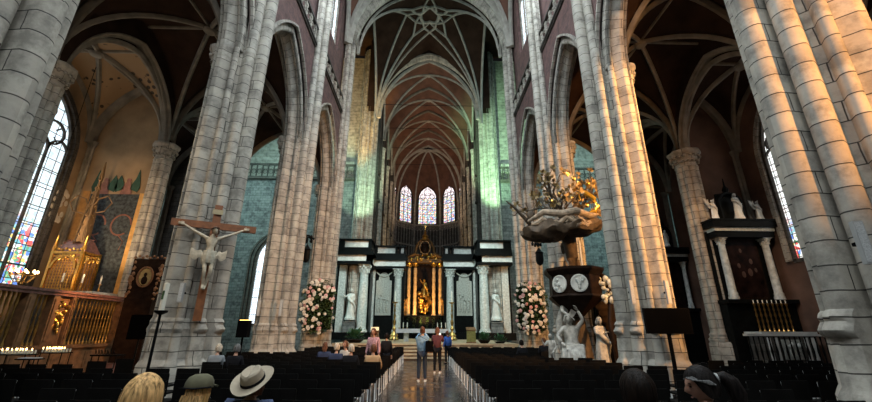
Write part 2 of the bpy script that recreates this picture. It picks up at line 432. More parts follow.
def window(x, y, z, hw, sill, sp, rs, lights, mat, fmat, side, label, depth=.14, rz=None, tracery=True):
    """pointed window; local x axis = across the wall. side=+-1: wall faces x; rz: rotate about z for other walls"""
    WN[0] += 1
    # build with span along local y, wall normal along local x
    g = MB(); b = [(-hw, sill)] + arch_pts(hw, sp, rs, 8) + [(hw, sill)]
    n = len(b)
    base = len(g.v); g.v += [(0, yy, zz) for yy, zz in b]
    g.face(range(n), [(yy+10, zz) for yy, zz in b])
    o = struct('window_%d' % WN[0], g, M[mat], smooth=False)
    o['label'] = label
    t = MB(); d = depth
    path = [(0, yy, zz) for yy, zz in b] + [(0, -hw, sill)]
    t.sweep(path, [(-.09, -d), (.09, -d), (.09, d), (-.09, d)], up=(1, 0, 0))
    w = 2*hw/lights; ls = sp - .25
    for i in range(1, lights): t.box(0, -hw+w*i, (sill+ls)/2+.1, d*1.6, .07 if hw < 2 else .1, ls-sill+.2)
    if tracery:
        for i in range(lights):
            c = -hw + w*(i+.5)
            t.sweep([(0, c+yy, zz) for yy, zz in arch_pts(w/2, ls, w*.62, 5)], [(-.035, -d*.8), (.035, -d*.8), (.035, d*.8), (-.035, d*.8)], up=(1, 0, 0))
        def ringq(cy, cz, r):
            t.sweep([(0, cy+r*cos(a), cz+r*sin(a)) for a in [2*PI*i/12 for i in range(13)]], [(-.035, -d*.8), (.035, -d*.8), (.035, d*.8), (-.035, d*.8)], up=(1, 0, 0))
            for q in range(4):
                a = PI/4+q*PI/2; t.tube([(0, cy+r*cos(a), cz+r*sin(a)), (0, cy+r*.42*cos(a), cz+r*.42*sin(a))], .035, 5, up=(1, 0, 0))
        r = hw*.40
        ringq(0, sp+rs*.52, r)
        if lights > 2:
            ringq(-hw*.5, sp+rs*.2, r*.72); ringq(hw*.5, sp+rs*.2, r*.72)
    nb = int((ls-sill)/.9)
    for i in range(1, nb+1): t.box(0, 0, sill+(ls-sill)*i/(nb+1), .03, 2*hw, .035)
    t.build('tracery', M[fmat], o)
    o.location = (x, y, z)
    o.rotation_euler = (0, 0, rz if rz is not None else (0 if side < 0 else PI))
    return o

for s_ in (-1, 1):
    for i in range(5): arcade_bay(s_, YPS[s_][i], YPS[s_][i+1], i)

# ---- ribbed vaults
def vh(x, y, hx, hy, zs, rise): return zs + max(arch_z(x, hx, rise), arch_z(y, hy, rise))
RP = [(-.13, 0), (-.13, -.08), (-.05, -.22), (.05, -.22), (.13, -.08), (.13, 0)]
def scl(p, k): return [(a*k, b*k) for a, b in p]
def vault(name, x0, x1, y0, y1, zs, rise, web, rib, n=20, rk=1.0, edges=True, ridge=False, label=None):
    cx, cy, hx, hy = (x0+x1)/2, (y0+y1)/2, (x1-x0)/2, (y1-y0)/2
    g = MB(); base = 0
    ts = [sin(-PI/2 + PI*i/n) for i in range(n+1)]
    for j in range(n+1):
        for i in range(n+1):
            x, y = ts[i]*hx, ts[j]*hy; g.v.append((cx+x, cy+y, vh(x, y, hx, hy, zs, rise)))
    for j in range(n):
        for i in range(n): g.face((j*(n+1)+i, (j+1)*(n+1)+i, (j+1)*(n+1)+i+1, j*(n+1)+i+1))
    o = struct(name, g, M[web]); 
    if label: o['label'] = label
    r = MB(); T = [sin(-PI/2 + PI*i/24) for i in range(25)]
    for sg in (1, -1):
        r.sweep([(cx+t*hx, cy+sg*t*hy, vh(t*hx, t*hy, hx, hy, zs, rise)) for t in T], scl(RP, rk))
    r.build('diagonal_ribs', M[rib], o)
    if edges:
        e = MB()
        for X in (-hx, hx): e.sweep([(cx+X, cy+t*hy, zs+arch_z(t*hy, hy, rise)) for t in T], scl(RP, rk*1.15))
        for Y in (-hy, hy): e.sweep([(cx+t*hx, cy+Y, zs+arch_z(t*hx, hx, rise)) for t in T], scl(RP, rk*1.5))
        e.build('transverse_ribs', M[rib], o)
    if ridge:
        e = MB(); e.sweep([(cx-hx, cy, zs+rise), (cx+hx, cy, zs+rise)], scl(RP, rk*.7)); e.sweep([(cx, cy-hy, zs+rise), (cx, cy+hy, zs+rise)], scl(RP, rk*.7)); e.build('ridge_ribs', M[rib], o)
    MB().lathe([(.05, -.34), (.22, -.3), (.3, -.2), (.25, -.05), (.2, 0)], cx, cy, zs+rise, 12).build('boss', M[rib], o)
    return o
for s_, nm in ((-1, 'left'), (1, 'right')):
    for y0, y1 in zip(YPS[s_][1:-1], YPS[s_][2:]):
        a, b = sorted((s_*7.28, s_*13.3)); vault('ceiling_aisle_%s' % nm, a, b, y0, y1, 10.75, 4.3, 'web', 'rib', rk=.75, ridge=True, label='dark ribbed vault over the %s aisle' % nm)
for s_, nm in ((-1, 'left'), (1, 'right')):
    XO = 17.2 if s_ < 0 else 16.3
    for yc in [8.6, 14.9, 20.8]:
        a, b = sorted((s_*13.45, s_*XO))
        warm = (s_ < 0 and yc > 10 and yc < 18)
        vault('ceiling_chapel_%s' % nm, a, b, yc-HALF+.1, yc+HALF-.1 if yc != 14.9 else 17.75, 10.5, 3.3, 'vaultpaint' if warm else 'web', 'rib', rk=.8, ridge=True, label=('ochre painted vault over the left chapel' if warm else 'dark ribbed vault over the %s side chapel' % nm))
for y0, y1 in zip(YPS[1][:-1], YPS[1][1:]):
    vault('ceiling_nave', -6.4, 6.4, y0, min(y1, 24.1), 22.5, 8.5, 'webred', 'ribpale', rk=1.3, label='ribbed vault over the nave')
CY = [36.9, 42.1, 47.5, 53.0, 58.4]
for a, b in zip(CY[:-1], CY[1:]):
    vault('ceiling_choir', -5.5, 5.5, a, b, 23.8, 7.7, 'webred', 'ribpale', rk=.85, label='brown ribbed vault over the choir bay, seen beyond the crossing')
# choir walls: shafts, blind arcade, clerestory
for s_, nm in ((-1, 'left'), (1, 'right')):
    w = MB().box(s_*5.95, 49.8, 15.9, .5, 18.6, 31.8); o = struct('wall_choir_%s' % nm, w, M['darkstone'], smooth=False)
    o['label'] = 'dark %s side wall of the choir with tall wall shafts' % nm
    for y in CY[1:]:
        sh = MB()
        for dy, r, dx in ((0, .2, .25), (-.3, .13, .1), (.3, .13, .1)): sh.lathe([(r, 0), (r, 22.2), (r*1.5, 22.4), (r*1.5, 22.6)], s_*(5.65-dx), y+dy, 0, 10)
        sh.build('shaft', M['shaft'], o)
    for y0, y1 in zip([40.6]+CY[1:-1], CY[1:]):
        a = MB(); yc, hh = (y0+y1)/2, (y1-y0)/2-.7
        for vv in (0, .22): a.sweep([(s_*(5.62-vv*.3), yc-hh+vv, 2)] + [(s_*(5.62-vv*.3), yc+y, z) for y, z in arch_pts(hh-vv, 10.5, (hh-vv)*1.7, 8)] + [(s_*(5.62-vv*.3), yc+hh-vv, 2)], [(-.09, -.09), (.09, -.09), (.09, .09), (-.09, .09)], up=(1, 0, 0))
        for k in range(5):
            yk = yc-hh+.2+(2*hh-.4)*k/4; a.box(s_*5.6, yk, 17, .12, .1, 2.6)
        a.box(s_*5.58, yc, 15.6, .25, 2*hh+1, .2); a.box(s_*5.58, yc, 18.4, .25, 2*hh+1, .2)
        for k in range(4):
            yk = yc-hh+.2+(2*hh-.4)*(k+.5)/4; wv = (2*hh-.4)/8; a.sweep([(s_*5.6, yk+y, z) for y, z in arch_pts(wv, 17.5, wv*1.6, 4)], [(-.04, -.05), (.04, -.05), (.04, .05), (-.04, .05)], up=(1, 0, 0))
        for vv in (0, .18): a.sweep([(s_*(5.62-vv*.3), yc-hh+vv, 19)] + [(s_*(5.62-vv*.3), yc+y, z) for y, z in arch_pts(hh-vv, 23.5, (hh-vv)*1.6, 8)] + [(s_*(5.62-vv*.3), yc+hh-vv, 19)], [(-.09, -.09), (.09, -.09), (.09, .09), (-.09, .09)], up=(1, 0, 0))
        a.build('blind_arcade', M['darkstone'], o)
# apse: five facets
AP = [(-5.6, 58.4), (-5.25, 61.6), (-2.25, 64.4), (2.25, 64.4), (5.25, 61.6), (5.6, 58.4)]
gl = ['', 'left', 'middle', 'right', '']
for i in range(5):
    (xa, ya), (xb, yb) = AP[i], AP[i+1]; L = math.hypot(xb-xa, yb-ya); ang = math.atan2(yb-ya, xb-xa)
    hw = {0: .75, 1: 1.35, 2: 1.62, 3: 1.35, 4: .75}[i]; sill, sp, rs = 19.3, 23.9, 2.6
    w = MB(); H = 31.5
    w.quad([(-L/2, 0, 0), (L/2, 0, 0), (L/2, 0, sill), (-L/2, 0, sill)])
    for sg in (-1, 1): w.quad([(sg*L/2, 0, sill), (sg*hw, 0, sill), (sg*hw, 0, sp), (sg*L/2, 0, sp)])
    pts = [(-L/2, sp)] + arch_pts(hw, sp, rs, 8) + [(L/2, sp)]
    for (x0, z0), (x1, z1) in zip(pts[:-1], pts[1:]):
        if x1-x0 > 1e-6: w.quad([(x0, 0, z0), (x1, 0, z1), (x1, 0, H), (x0, 0, H)])
    mtx = Matrix.Translation(((xa+xb)/2, (ya+yb)/2, 0)) @ Matrix.Rotation(ang, 4, 'Z')
    w.tf(mtx); o = struct('wall_apse', w, M['darkstone'], smooth=False)
    # triforium tracery band below the window
    t = MB(); nn = max(3, int(L/.55)); st = L/nn
    for k in range(nn+1): t.box(-L/2+st*k, -.12, 17.2, .08, .12, 3.4)
    for k in range(nn):
        c = -L/2+st*(k+.5); t.sweep([(c+x, -.12, z) for x, z in arch_pts(st/2, 17.9, st*.8, 4)], [(-.035, -.05), (.035, -.05), (.035, .05), (-.035, .05)], up=(0, 1, 0))
        t.sweep([(c+.16*cos(a), -.12, 18.65+.16*sin(a)) for a in [2*PI*q/8 for q in range(9)]], [(-.03, -.04), (.03, -.04), (.03, .04), (-.03, .04)], up=(0, 1, 0))
    t.box(0, -.14, 19.05, L, .3, .22); t.box(0, -.14, 15.4, L, .3, .22)
    for k in range(nn+1): t.lathe([(.09, 1), (.09, 15.3)], -L/2+st*k, -.1, 0, 6)
    t.tf(mtx); t.build('triforium_tracery', M['arch'], o)
    a = MB().lathe([(.17, 0), (.17, 22.5), (.26, 22.7), (.26, 22.9)], xa, ya-.1, 0, 10); a.build('corner_shaft', M['arch'], o)
    nx, ny = -sin(ang), cos(ang)
    window((xa+xb)/2+nx*.05, (ya+yb)/2+ny*.05, 0, hw, sill, sp, rs, 4 if i == 2 else (3 if i in (1, 3) else 2), 'glassE', 'iron', 0, ['narrow stained window at the left end of the apse', 'stained glass window left of the middle apse window', 'middle stained glass window of the apse with four lights', 'stained glass window right of the middle apse window', 'narrow stained window at the right end of the apse'][i], rz=ang+PI/2, depth=.1)
# apse vault: webs and ribs rising to one boss
bx, by, bz = 0, 59.0, 31.0
g = MB(); rb = MB()
def aprib(p, t):   # curve from springing to boss
    return (p[0]+(bx-p[0])*t, p[1]+(by-p[1])*t, 22.6+(bz-22.6)*sqrt(max(0, 1-(1-t)**2.1)))
for i in range(5):
    pa, pb = AP[i], AP[i+1]; n = 10; hw2 = math.hypot(pb[0]-pa[0], pb[1]-pa[1])/2
    b0 = len(g.v)
    for k in range(n+1):
        t = k/n
        for q in range(9):
            w_ = q/8; A, B = aprib(pa, t), aprib(pb, t)
            bul = (arch_z((w_-.5)*2*hw2, hw2, hw2*1.7)) * (1-t)**1.2
            z = A[2]*(1-w_)+B[2]*w_ + min(bul, 31.4-A[2])*.95
            g.v.append((A[0]*(1-w_)+B[0]*w_, A[1]*(1-w_)+B[1]*w_, z))
    for k in range(n):
        for q in range(8): g.face((b0+k*9+q, b0+k*9+q+1, b0+(k+1)*9+q+1, b0+(k+1)*9+q))
for p in AP: rb.sweep([aprib(p, (k/16)**1.6) for k in range(17)], scl(RP, 1.1))
o = struct('ceiling_apse', g, M['webred']); rb.build('radial_ribs', M['ribpale'], o)
MB().lathe([(.1, -.4), (.35, -.3), (.4, -.1), (.3, 0)], bx, by, bz, 12).build('boss', M['ribpale'], o)

# ---- the two great crossing arches
def great_arch(y, hw, zs, rise, dy, depth, label, zb):
    prof = [(-dy, -.35), (-dy, .0), (-dy*.86, .06), (-dy*.8, .0), (-dy*.72, .12), (-dy*.62, .26), (-dy*.5, .2), (-dy*.4, .34), (-dy*.26, .46), (0, .5), (dy*.26, .46), (dy*.4, .34), (dy*.5, .2), (dy*.62, .26), (dy*.72, .12), (dy*.8, 0), (dy*.86, .06), (dy, 0), (dy, -.35)]
    k = depth
    rings = moulded_arch([(u, v*k) for u, v in prof], hw+.5*k, zs, rise+.5*k, 22)
    a = MB().loft([[(yy, u+y, z) for u, yy, z in r] for r in rings], closed=False)
    w = MB()
    for Y in (y-dy*.98, y+dy*.98):
        W_ = 6.7 if y > 30 else 7.3
        pts = [(-W_, zs)] + arch_pts(hw+.5*k, zs, rise+.5*k, 22) + [(W_, zs)]
        for (x0, z0), (x1, z1) in zip(pts[:-1], pts[1:]):
            if x1-x0 > 1e-6: w.quad([(x0, Y, z0), (x1, Y, z1), (x1, Y, 33.5), (x0, Y, 33.5)])
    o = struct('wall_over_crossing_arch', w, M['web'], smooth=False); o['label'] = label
    a.build('arch_moulding', M['shaft'], o, ang=50)
    return o
great_arch(24.8, 5.8, 22.5, 7.0, .55, .6, 'great pointed arch between nave and crossing', 0)
great_arch(36.6, 5.3, 24.7, 6.7, .5, .6, 'pointed arch between crossing and choir', 0)

# ---- star vault of the crossing
hx, hy, cy0, zs, rise = 5.75, 5.4, 30.85, 22.8, 9.5
g = MB(); n = 26; ts = [sin(-PI/2+PI*i/n) for i in range(n+1)]
for j in range(n+1):
    for i in range(n+1):
        x, y = ts[i]*hx, ts[j]*hy; g.v.append((x, cy0+y, vh(x, y, hx, hy, zs, rise)))
for j in range(n):
    for i in range(n): g.face((j*(n+1)+i, (j+1)*(n+1)+i, (j+1)*(n+1)+i+1, j*(n+1)+i+1))
cv = struct('ceiling_crossing', g, M['web']); cv['label'] = 'star vault over the crossing with a round boss ring'
def onv(x, y): return (x, cy0+y, vh(x, y, hx, hy, zs, rise)-.02)
def vrib(mb, a, b, k=1.0, n=14):
    mb.sweep([onv(a[0]+(b[0]-a[0])*(i/n), a[1]+(b[1]-a[1])*(i/n)) for i in range(n+1)], scl(RP, k))
rb = MB()
ring_r = .95
P_ = [((2.35 if k % 2 == 0 else 2.45)*cos(k*PI/4), (2.35 if k % 2 == 0 else 2.45)*sin(k*PI/4)) for k in range(8)]
Q_ = [(1.55*cos(k*PI/4+PI/8), 1.55*sin(k*PI/4+PI/8)) for k in range(8)]
R_ = [(ring_r*cos(k*PI/4), ring_r*sin(k*PI/4)) for k in range(8)]
for k in range(8):
    vrib(rb, P_[k], Q_[k], .8, 5); vrib(rb, P_[k], Q_[k-1], .8, 5)
    vrib(rb, Q_[k], R_[k], .8, 4); vrib(rb, Q_[k], R_[(k+1) % 8], .8, 4)
rb.tube([onv(ring_r*cos(a), ring_r*sin(a)) for a in [2*PI*i/24 for i in range(25)]], .17, 8)
for c in ((1, 1), (-1, 1), (-1, -1), (1, -1)):
    corner = (c[0]*hx*.995, c[1]*hy*.995)
    for k in range(8):
        if P_[k][0]*c[0] > -.01 and P_[k][1]*c[1] > -.01: 
            i0 = len(rb.v); n_ = 22
            rb.sweep([onv(corner[0]+(P_[k][0]-corner[0])*(i/n_)**1.5, corner[1]+(P_[k][1]-corner[1])*(i/n_)**1.5) for i in range(n_+1)], scl(RP, .8))
rb.build('star_ribs', M['ribpale'], cv)
e = MB()
T = [sin(-PI/2+PI*i/24) for i in range(25)]
for X in (-hx, hx): e.sweep([(X, cy0+t*hy, zs+arch_z(t*hy, hy, rise)) for t in T], scl(RP, 1.0))
e.build('wall_ribs', M['ribpale'], cv)

# ---- chapel piers, mouth arches, chapel walls
CO = radial([(.36*cos(a), .36*sin(a), .15) for a in [PI/4*k for k in range(8)]], [(cos(PI/4*k+PI/8), sin(PI/4*k+PI/8), .36) for k in range(8)], 96)
def chapel_pier(x, y, label, kk=1.0):
    t = thing('slender_pier', label, 'pier', (x, y, 0), 0, 'slender piers between aisle and chapels'); t['kind'] = 'structure'; t.scale = (kk, kk, 1)
    def ring(z, s): return [(a*s, b*s, z) for a, b in CO]
    o8 = radial([], [(cos(PI/4*k), sin(PI/4*k), .62) for k in range(8)], 96)
    MB().loft([[(a, b, 0) for a, b in o8], [(a, b, 1.1) for a, b in o8], [(a*.9, b*.9, 1.2) for a, b in o8]]).build('plinth', M['arch'], t)
    MB().loft([ring(1.2, 1.22), ring(1.3, 1.25), ring(1.4, 1.1), ring(1.5, 1.15), ring(1.58, 1)]).build('base_moulding', M['arch'], t)
    MB().loft([ring(1.58, 1), ring(5, 1), ring(9.6, 1)]).build('shaft', M['pier'], t, ang=50)
    c = MB().lathe([(.5, 9.55), (.56, 9.6), (.5, 9.66), (.48, 9.8), (.56, 10.1), (.72, 10.28), (.78, 10.34), (.78, 10.45), (.7, 10.5)], 0, 0, 0, 8)
    for k in range(16):
        for zz, rr in ((9.86, .56), (10.12, .66)):
            a = 2*PI*(k+(.5 if zz > 10 else 0))/16; c.ball(rr*cos(a), rr*sin(a), zz, .08, n=6, m=4)
    c.build('capital', M['arch'], t)
PL = {(-1, 17.85): 'slender clustered pier with leafy capital beside the painted left chapel wall', (1, 17.85): 'slender clustered pier with leafy capital left of the marble altar',
      (-1, 11.7): 'slender pier at the left side chapel, hidden behind the nearest nave pier', (1, 11.7): 'slender pier at the right side chapel, hidden behind the nearest nave pier',
      (-1, 24.0): 'slender pier far down the left aisle', (1, 24.0): 'slender pier far down the right aisle'}
for (s_, y), l in PL.items(): chapel_pier(s_*(13.3 if s_ < 0 else 13.38), y, l, .78 if s_ < 0 else 1.0)
mp = [(-.26, .0), (-.26, .05), (-.18, .1), (-.14, .07), (-.08, .18), (.08, .18), (.14, .07), (.18, .1), (.26, .05), (.26, 0)]
for s_, nm in ((-1, 'left'), (1, 'right')):
    w = MB(); am = MB(); XO = 17.2 if s_ < 0 else 16.3
    for yc in (8.6, 14.75, 20.9):
        for X in (s_*13.38-.22, s_*13.38+.22):
            pts = [(-3.08, 10.4)] + arch_pts(2.95, 10.4, 3.75, 14) + [(3.08, 10.4)]
            for (y0, z0), (y1, z1) in zip(pts[:-1], pts[1:]):
                if y1-y0 > 1e-6: w.quad([(X, yc+y0, z0), (X, yc+y1, z1), (X, yc+y1, 16), (X, yc+y0, 16)])
        r = moulded_arch([(s_*13.38+u, v) for u, v in mp], 2.95, 10.4, 3.75, 16); am.loft([[(a, b+yc, c) for a, b, c in q] for q in r], closed=False)
    o = struct('wall_aisle_%s' % nm, w, M['web'], smooth=False); am.build('arch_moulding', M['rib'], o)
    # outer wall with a window opening for each bay
    for yc in (8.6, 14.75, 20.9):
        ww = MB(); hw, sill, sp, rs = (1.95 if s_ < 0 else 1.35), (3.3 if s_ < 0 else 4.6), 9.6, 2.9
        wy = yc + (.32 if s_ < 0 else .42)
        if s_ > 0 and yc > 18: hw, sill, sp, rs = .012, 9, 9.2, .02
        for X in (s_*XO, s_*(XO+.55)):
            ww.quad([(X, yc-3.08, 0), (X, yc+3.08, 0), (X, yc+3.08, sill), (X, yc-3.08, sill)])
            for e0, e1 in ((yc-3.08, wy-hw), (wy+hw, yc+3.08)): ww.quad([(X, e0, sill), (X, e1, sill), (X, e1, sp), (X, e0, sp)])
            pts = [(yc-3.08-wy, sp)] + arch_pts(hw, sp, rs, 10) + [(yc+3.08-wy, sp)]
            for (y0, z0), (y1, z1) in zip(pts[:-1], pts[1:]):
                if y1-y0 > 1e-6: ww.quad([(X, wy+y0, z0), (X, wy+y1, z1), (X, wy+y1, 15), (X, wy+y0, 15)])
        op = [(-hw, sill)] + arch_pts(hw, sp, rs, 10) + [(hw, sill), (-hw, sill)]
        for (y0, z0), (y1, z1) in zip(op[:-1], op[1:]): ww.quad([(s_*XO, wy+y0, z0), (s_*(XO+.55), wy+y0, z0), (s_*(XO+.55), wy+y1, z1), (s_*XO, wy+y1, z1)])
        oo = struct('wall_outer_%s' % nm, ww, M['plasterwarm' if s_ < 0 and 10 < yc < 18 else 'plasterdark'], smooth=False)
        fr = MB()
        for q_, dd in ((.10, .05), (.26, .0)):
            fr.sweep([(s_*(XO-.03-dd), wy-hw-q_, sill)] + [(s_*(XO-.03-dd), wy+y, z) for y, z in arch_pts(hw+q_, sp, rs+q_, 10)] + [(s_*(XO-.03-dd), wy+hw+q_, sill)], [(-.06, -.06), (.06, -.06), (.06, .06), (-.06, .06)], up=(1, 0, 0))
        if hw > .1: fr.build('window_surround', M['darkstone'] if s_ < 0 else M['arch'], oo)
        if hw > .1: window(s_*(XO+.12), wy, 0, hw, sill, sp, rs, 4 if s_ < 0 else 3, 'glassL' if s_ < 0 else 'glassR', 'darkstone', s_, {(-1, 14.75): 'tall stained glass window of the left chapel beside the painted wall', (1, 14.75): 'stained glass window of the right chapel, coloured at the bottom'}.get((s_, yc), 'stained glass window of another %s chapel' % nm))
    # cross walls between the chapels
    for y in (11.7, 17.95, 24.2):
        e = MB().box(s_*(13.45+XO)/2, y+.15, 7.5, XO-13.45, .3, 15)
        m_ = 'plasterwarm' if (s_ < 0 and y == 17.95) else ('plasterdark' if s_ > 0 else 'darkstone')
        oo = struct('wall_chapel_%s' % nm, e, M[m_], smooth=False)
        if y == 17.95: oo['label'] = 'ochre plaster wall at the end of the left chapel' if s_ < 0 else 'red-brown wall behind the right marble altar'
        sh = MB()
        for dx in (-.14, .14): sh.lathe([(.09, 0), (.09, 10.3), (.16, 10.5), (.16, 10.6)], s_*(XO-.2)+dx*.6, y-.1-abs(dx)*.2, 0, 8)
        sh.build('corner_shaft', M['rib'], oo)

# ---- transept
for s_, nm in ((-1, 'left'), (1, 'right')):
    w = MB(); xa, xb = s_*7.2, s_*24
    wx, hw, sill, sp, rs = s_*16.2, .75, 2.2, 8.2, 1.9
    if s_ > 0: hw, rs = .01, .02
    lo, hi = min(xa, xb), max(xa, xb)
    w.quad([(lo, 38.4, 0), (hi, 38.4, 0), (hi, 38.4, sill), (lo, 38.4, sill)])
    w.quad([(lo, 38.4, sill), (wx-hw, 38.4, sill), (wx-hw, 38.4, sp), (lo, 38.4, sp)]); w.quad([(wx+hw, 38.4, sill), (hi, 38.4, sill), (hi, 38.4, sp), (wx+hw, 38.4, sp)])
    pts = [(lo-wx, sp)] + arch_pts(hw, sp, rs, 8) + [(hi-wx, sp)]
    for (x0, z0), (x1, z1) in zip(pts[:-1], pts[1:]):
        if x1-x0 > 1e-6: w.quad([(wx+x0, 38.4, z0), (wx+x1, 38.4, z1), (wx+x1, 38.4, 17), (wx+x0, 38.4, 17)])
    o = struct('wall_transept_east_%s' % nm, w, M['greystone'], smooth=False); o['label'] = 'blue-grey stone wall of the %s transept seen through the aisle' % nm
    t = MB()
    for q_ in (0, .3, .6): t.sweep([(wx-hw-q_, 38.35-q_*.35, sill)] + [(wx+x, 38.35-q_*.35, z) for x, z in arch_pts(hw+q_, sp, rs+q_, 8)] + [(wx+hw+q_, 38.35-q_*.35, sill)], [(-.09, -.09), (.09, -.09), (.09, .09), (-.09, .09)], up=(0, 1, 0))
    if s_ < 0: t.build('window_surround', M['darkstone'], o)
    pb = MB(); pb.box((xa+xb)/2, 38.2, 17.0, 15.6, .5, .25); pb.box((xa+xb)/2, 38.1, 18.55, 15.6, .25, .18)
    for k in range(26):
        x = lo+.3+k*.6; pb.box(x, 38.1, 17.8, .09, .14, 1.4); 
        pb.tube([(x+.3+.22*cos(a), 38.1, 17.75+.26*sin(a)) for a in [2*PI*q/10 for q in range(11)]], .035, 5, up=(0, 1, 0))
    pb.build('pierced_parapet', M['darkstone'], o)
    uw = MB().box((xa+xb)/2, 39.4, 25, 15.6, .4, 17); uw.build('upper_wall', M['shaft'], o, smooth=False)
    if s_ < 0: window(wx, 38.45, 0, hw, sill, sp, rs, 2, 'glassclr', 'iron', 0, 'narrow lancet window in the %s transept wall' % nm, rz=PI/2, tracery=False)
    ew = MB().box(s_*24.2, 31.5, 17, .4, 15, 34); struct('wall_transept_end_%s' % nm, ew, M['greystone'], smooth=False)
    ww = MB()   # west wall of the transept over the aisle opening
    for x0, x1, z0, z1 in ((7.6, 24, 16, 34), (17.4, 24, 0, 16)): 
        a_, b_ = s_*x0, s_*x1; ww.quad([(a_, 24.3, z0), (b_, 24.3, z0), (b_, 24.3, z1), (a_, 24.3, z1)])
    struct('wall_transept_west_%s' % nm, ww, M['greystone'], smooth=False)
    MBc = MB().box(s_*15.3, 31.4, 34, 19.4, 15.5, .3); struct('ceiling_transept_%s' % nm, MBc, M['web'], smooth=False)
# outer closing shells
XO_ = dict(left=17.2, right=16.3)
struct('wall_west', MB().box(0, -6.9, 16, 36, .4, 34), M['darkstone'], smooth=False)
struct('ceiling_over_crossing', MB().box(0, 31, 34.2, 16, 16, .3), M['web'], smooth=False)
for s_, nm in ((-1, 'left'), (1, 'right')):
    struct('wall_outer_far_%s' % nm, MB().box(s_*(XO_[nm]+.3), -.7, 8, .5, 12.4, 16), M['plasterdark'], smooth=False)
    struct('ceiling_low_%s' % nm, MB().box(s_*12.6, 8.6, 16.1, 10.6, 31, .2), M['web'], smooth=False)
struct('floor', MB().quad([(-25, -7, 0), (25, -7, 0), (25, 66, 0), (-25, 66, 0)]), M['floor'], smooth=False)
struct('floor_crossing', MB().box(0, 31.9, .44, 11.6, 13.2, .88), M['step'], smooth=False)
struct('floor_choir', MB().box(0, 48.5, .435, 11, 20, .87), M['step'], smooth=False)
sts = thing('altar_steps', 'flight of pale stone steps up to the altar floor', 'steps', (0, 0, 0))
for i in range(5):
    q = MB(); q.box(0, 23.75+.31*i+.155, .176*(i+1)-.045, 8.4, .36, .09); q.build('tread', M['step'], sts, smooth=False)
    q = MB(); q.box(0, 23.78+.31*i+.15, .176*(i+1)-.133, 8.3, .30, .086); q.build('riser', M['wood'], sts, smooth=False)

# ------------------------------------------------------------------ figures
def skin(name, joints, edges, radii, mat, parent, sub=1, extra=None):
    """one continuous limb-and-trunk surface grown round a skeleton"""
    keys = list(joints); ix = {k: i for i, k in enumerate(keys)}
    me = bpy.data.meshes.new('tmp'); me.from_pydata([joints[k] for k in keys], [(ix[a], ix[b]) for a, b in edges], [])
    ob = bpy.data.objects.new('tmp', me); COL.objects.link(ob)
    md = ob.modifiers.new('s', 'SKIN'); md.use_smooth_shade = True
    sv = me.skin_vertices[0].data
    for k in keys:
        r = radii[k]; sv[ix[k]].radius = r if isinstance(r, tuple) else (r, r)
        sv[ix[k]].use_root = (k == keys[0])
    if sub: sd = ob.modifiers.new('d', 'SUBSURF'); sd.levels = sub; sd.render_levels = sub
    dg = bpy.context.evaluated_depsgraph_get(); dg.update()
    nm = bpy.data.meshes.new_from_object(ob.evaluated_get(dg)); bpy.data.objects.remove(ob); bpy.data.meshes.remove(me)
    mb = MB(); mb.v = [tuple(v.co) for v in nm.vertices]; mb.f = [tuple(p.vertices) for p in nm.polygons]; mb.uv = [None]*len(mb.f); mb.m = [0]*len(mb.f)
    bpy.data.meshes.remove(nm)
    if extra: extra(mb)
    return mb if name is None else mb.build(name, mat, parent, ang=60)
BODY_E = [('pel', 'waist'), ('waist', 'chest'), ('chest', 'neck'), ('neck', 'head0'),
          ('chest', 'shR'), ('shR', 'elR'), ('elR', 'wrR'), ('chest', 'shL'), ('shL', 'elL'), ('elL', 'wrL'),
          ('pel', 'hpR'), ('hpR', 'knR'), ('knR', 'anR'), ('anR', 'toR'), ('pel', 'hpL'), ('hpL', 'knL'), ('knL', 'anL'), ('anL', 'toL')]
BODY_R = dict(pel=(.13, .10), waist=(.125, .09), chest=(.14, .10), neck=.052, head0=.05, shR=.058, shL=.058, elR=.042, elL=.042, wrR=.027, wrL=.027,
              hpR=.085, hpL=.085, knR=.058, knL=.058, anR=.04, anL=.04, toR=.032, toL=.032)
def pose_stand():
    return dict(pel=(0, 0, .95), waist=(0, .0, 1.12), chest=(0, -.01, 1.33), neck=(0, -.005, 1.47), head0=(0, .01, 1.55),
                shR=(.17, -.01, 1.39), elR=(.22, -.03, 1.12), wrR=(.24, .04, .88), shL=(-.17, -.01, 1.39), elL=(-.22, -.03, 1.12), wrL=(-.24, .04, .88),
                hpR=(.09, 0, .90), knR=(.10, .02, .50), anR=(.11, -.02, .09), toR=(.13, .13, .035), hpL=(-.09, 0, .90), knL=(-.10, .02, .50), anL=(-.11, -.02, .09), toL=(-.13, .13, .035))
def pose_sit():
    return dict(pel=(0, 0, .54), waist=(0, -.03, .70), chest=(0, -.02, .91), neck=(0, .0, 1.05), head0=(0, .02, 1.13),
                shR=(.17, -.01, .97), elR=(.23, .03, .72), wrR=(.14, .26, .62), shL=(-.17, -.01, .97), elL=(-.23, .03, .72), wrL=(-.14, .26, .62),
                hpR=(.09, .04, .53), knR=(.11, .44, .53), anR=(.12, .42, .10), toR=(.13, .56, .035), hpL=(-.09, .04, .53), knL=(-.11, .44, .53), anL=(-.12, .42, .10), toL=(-.13, .56, .035))
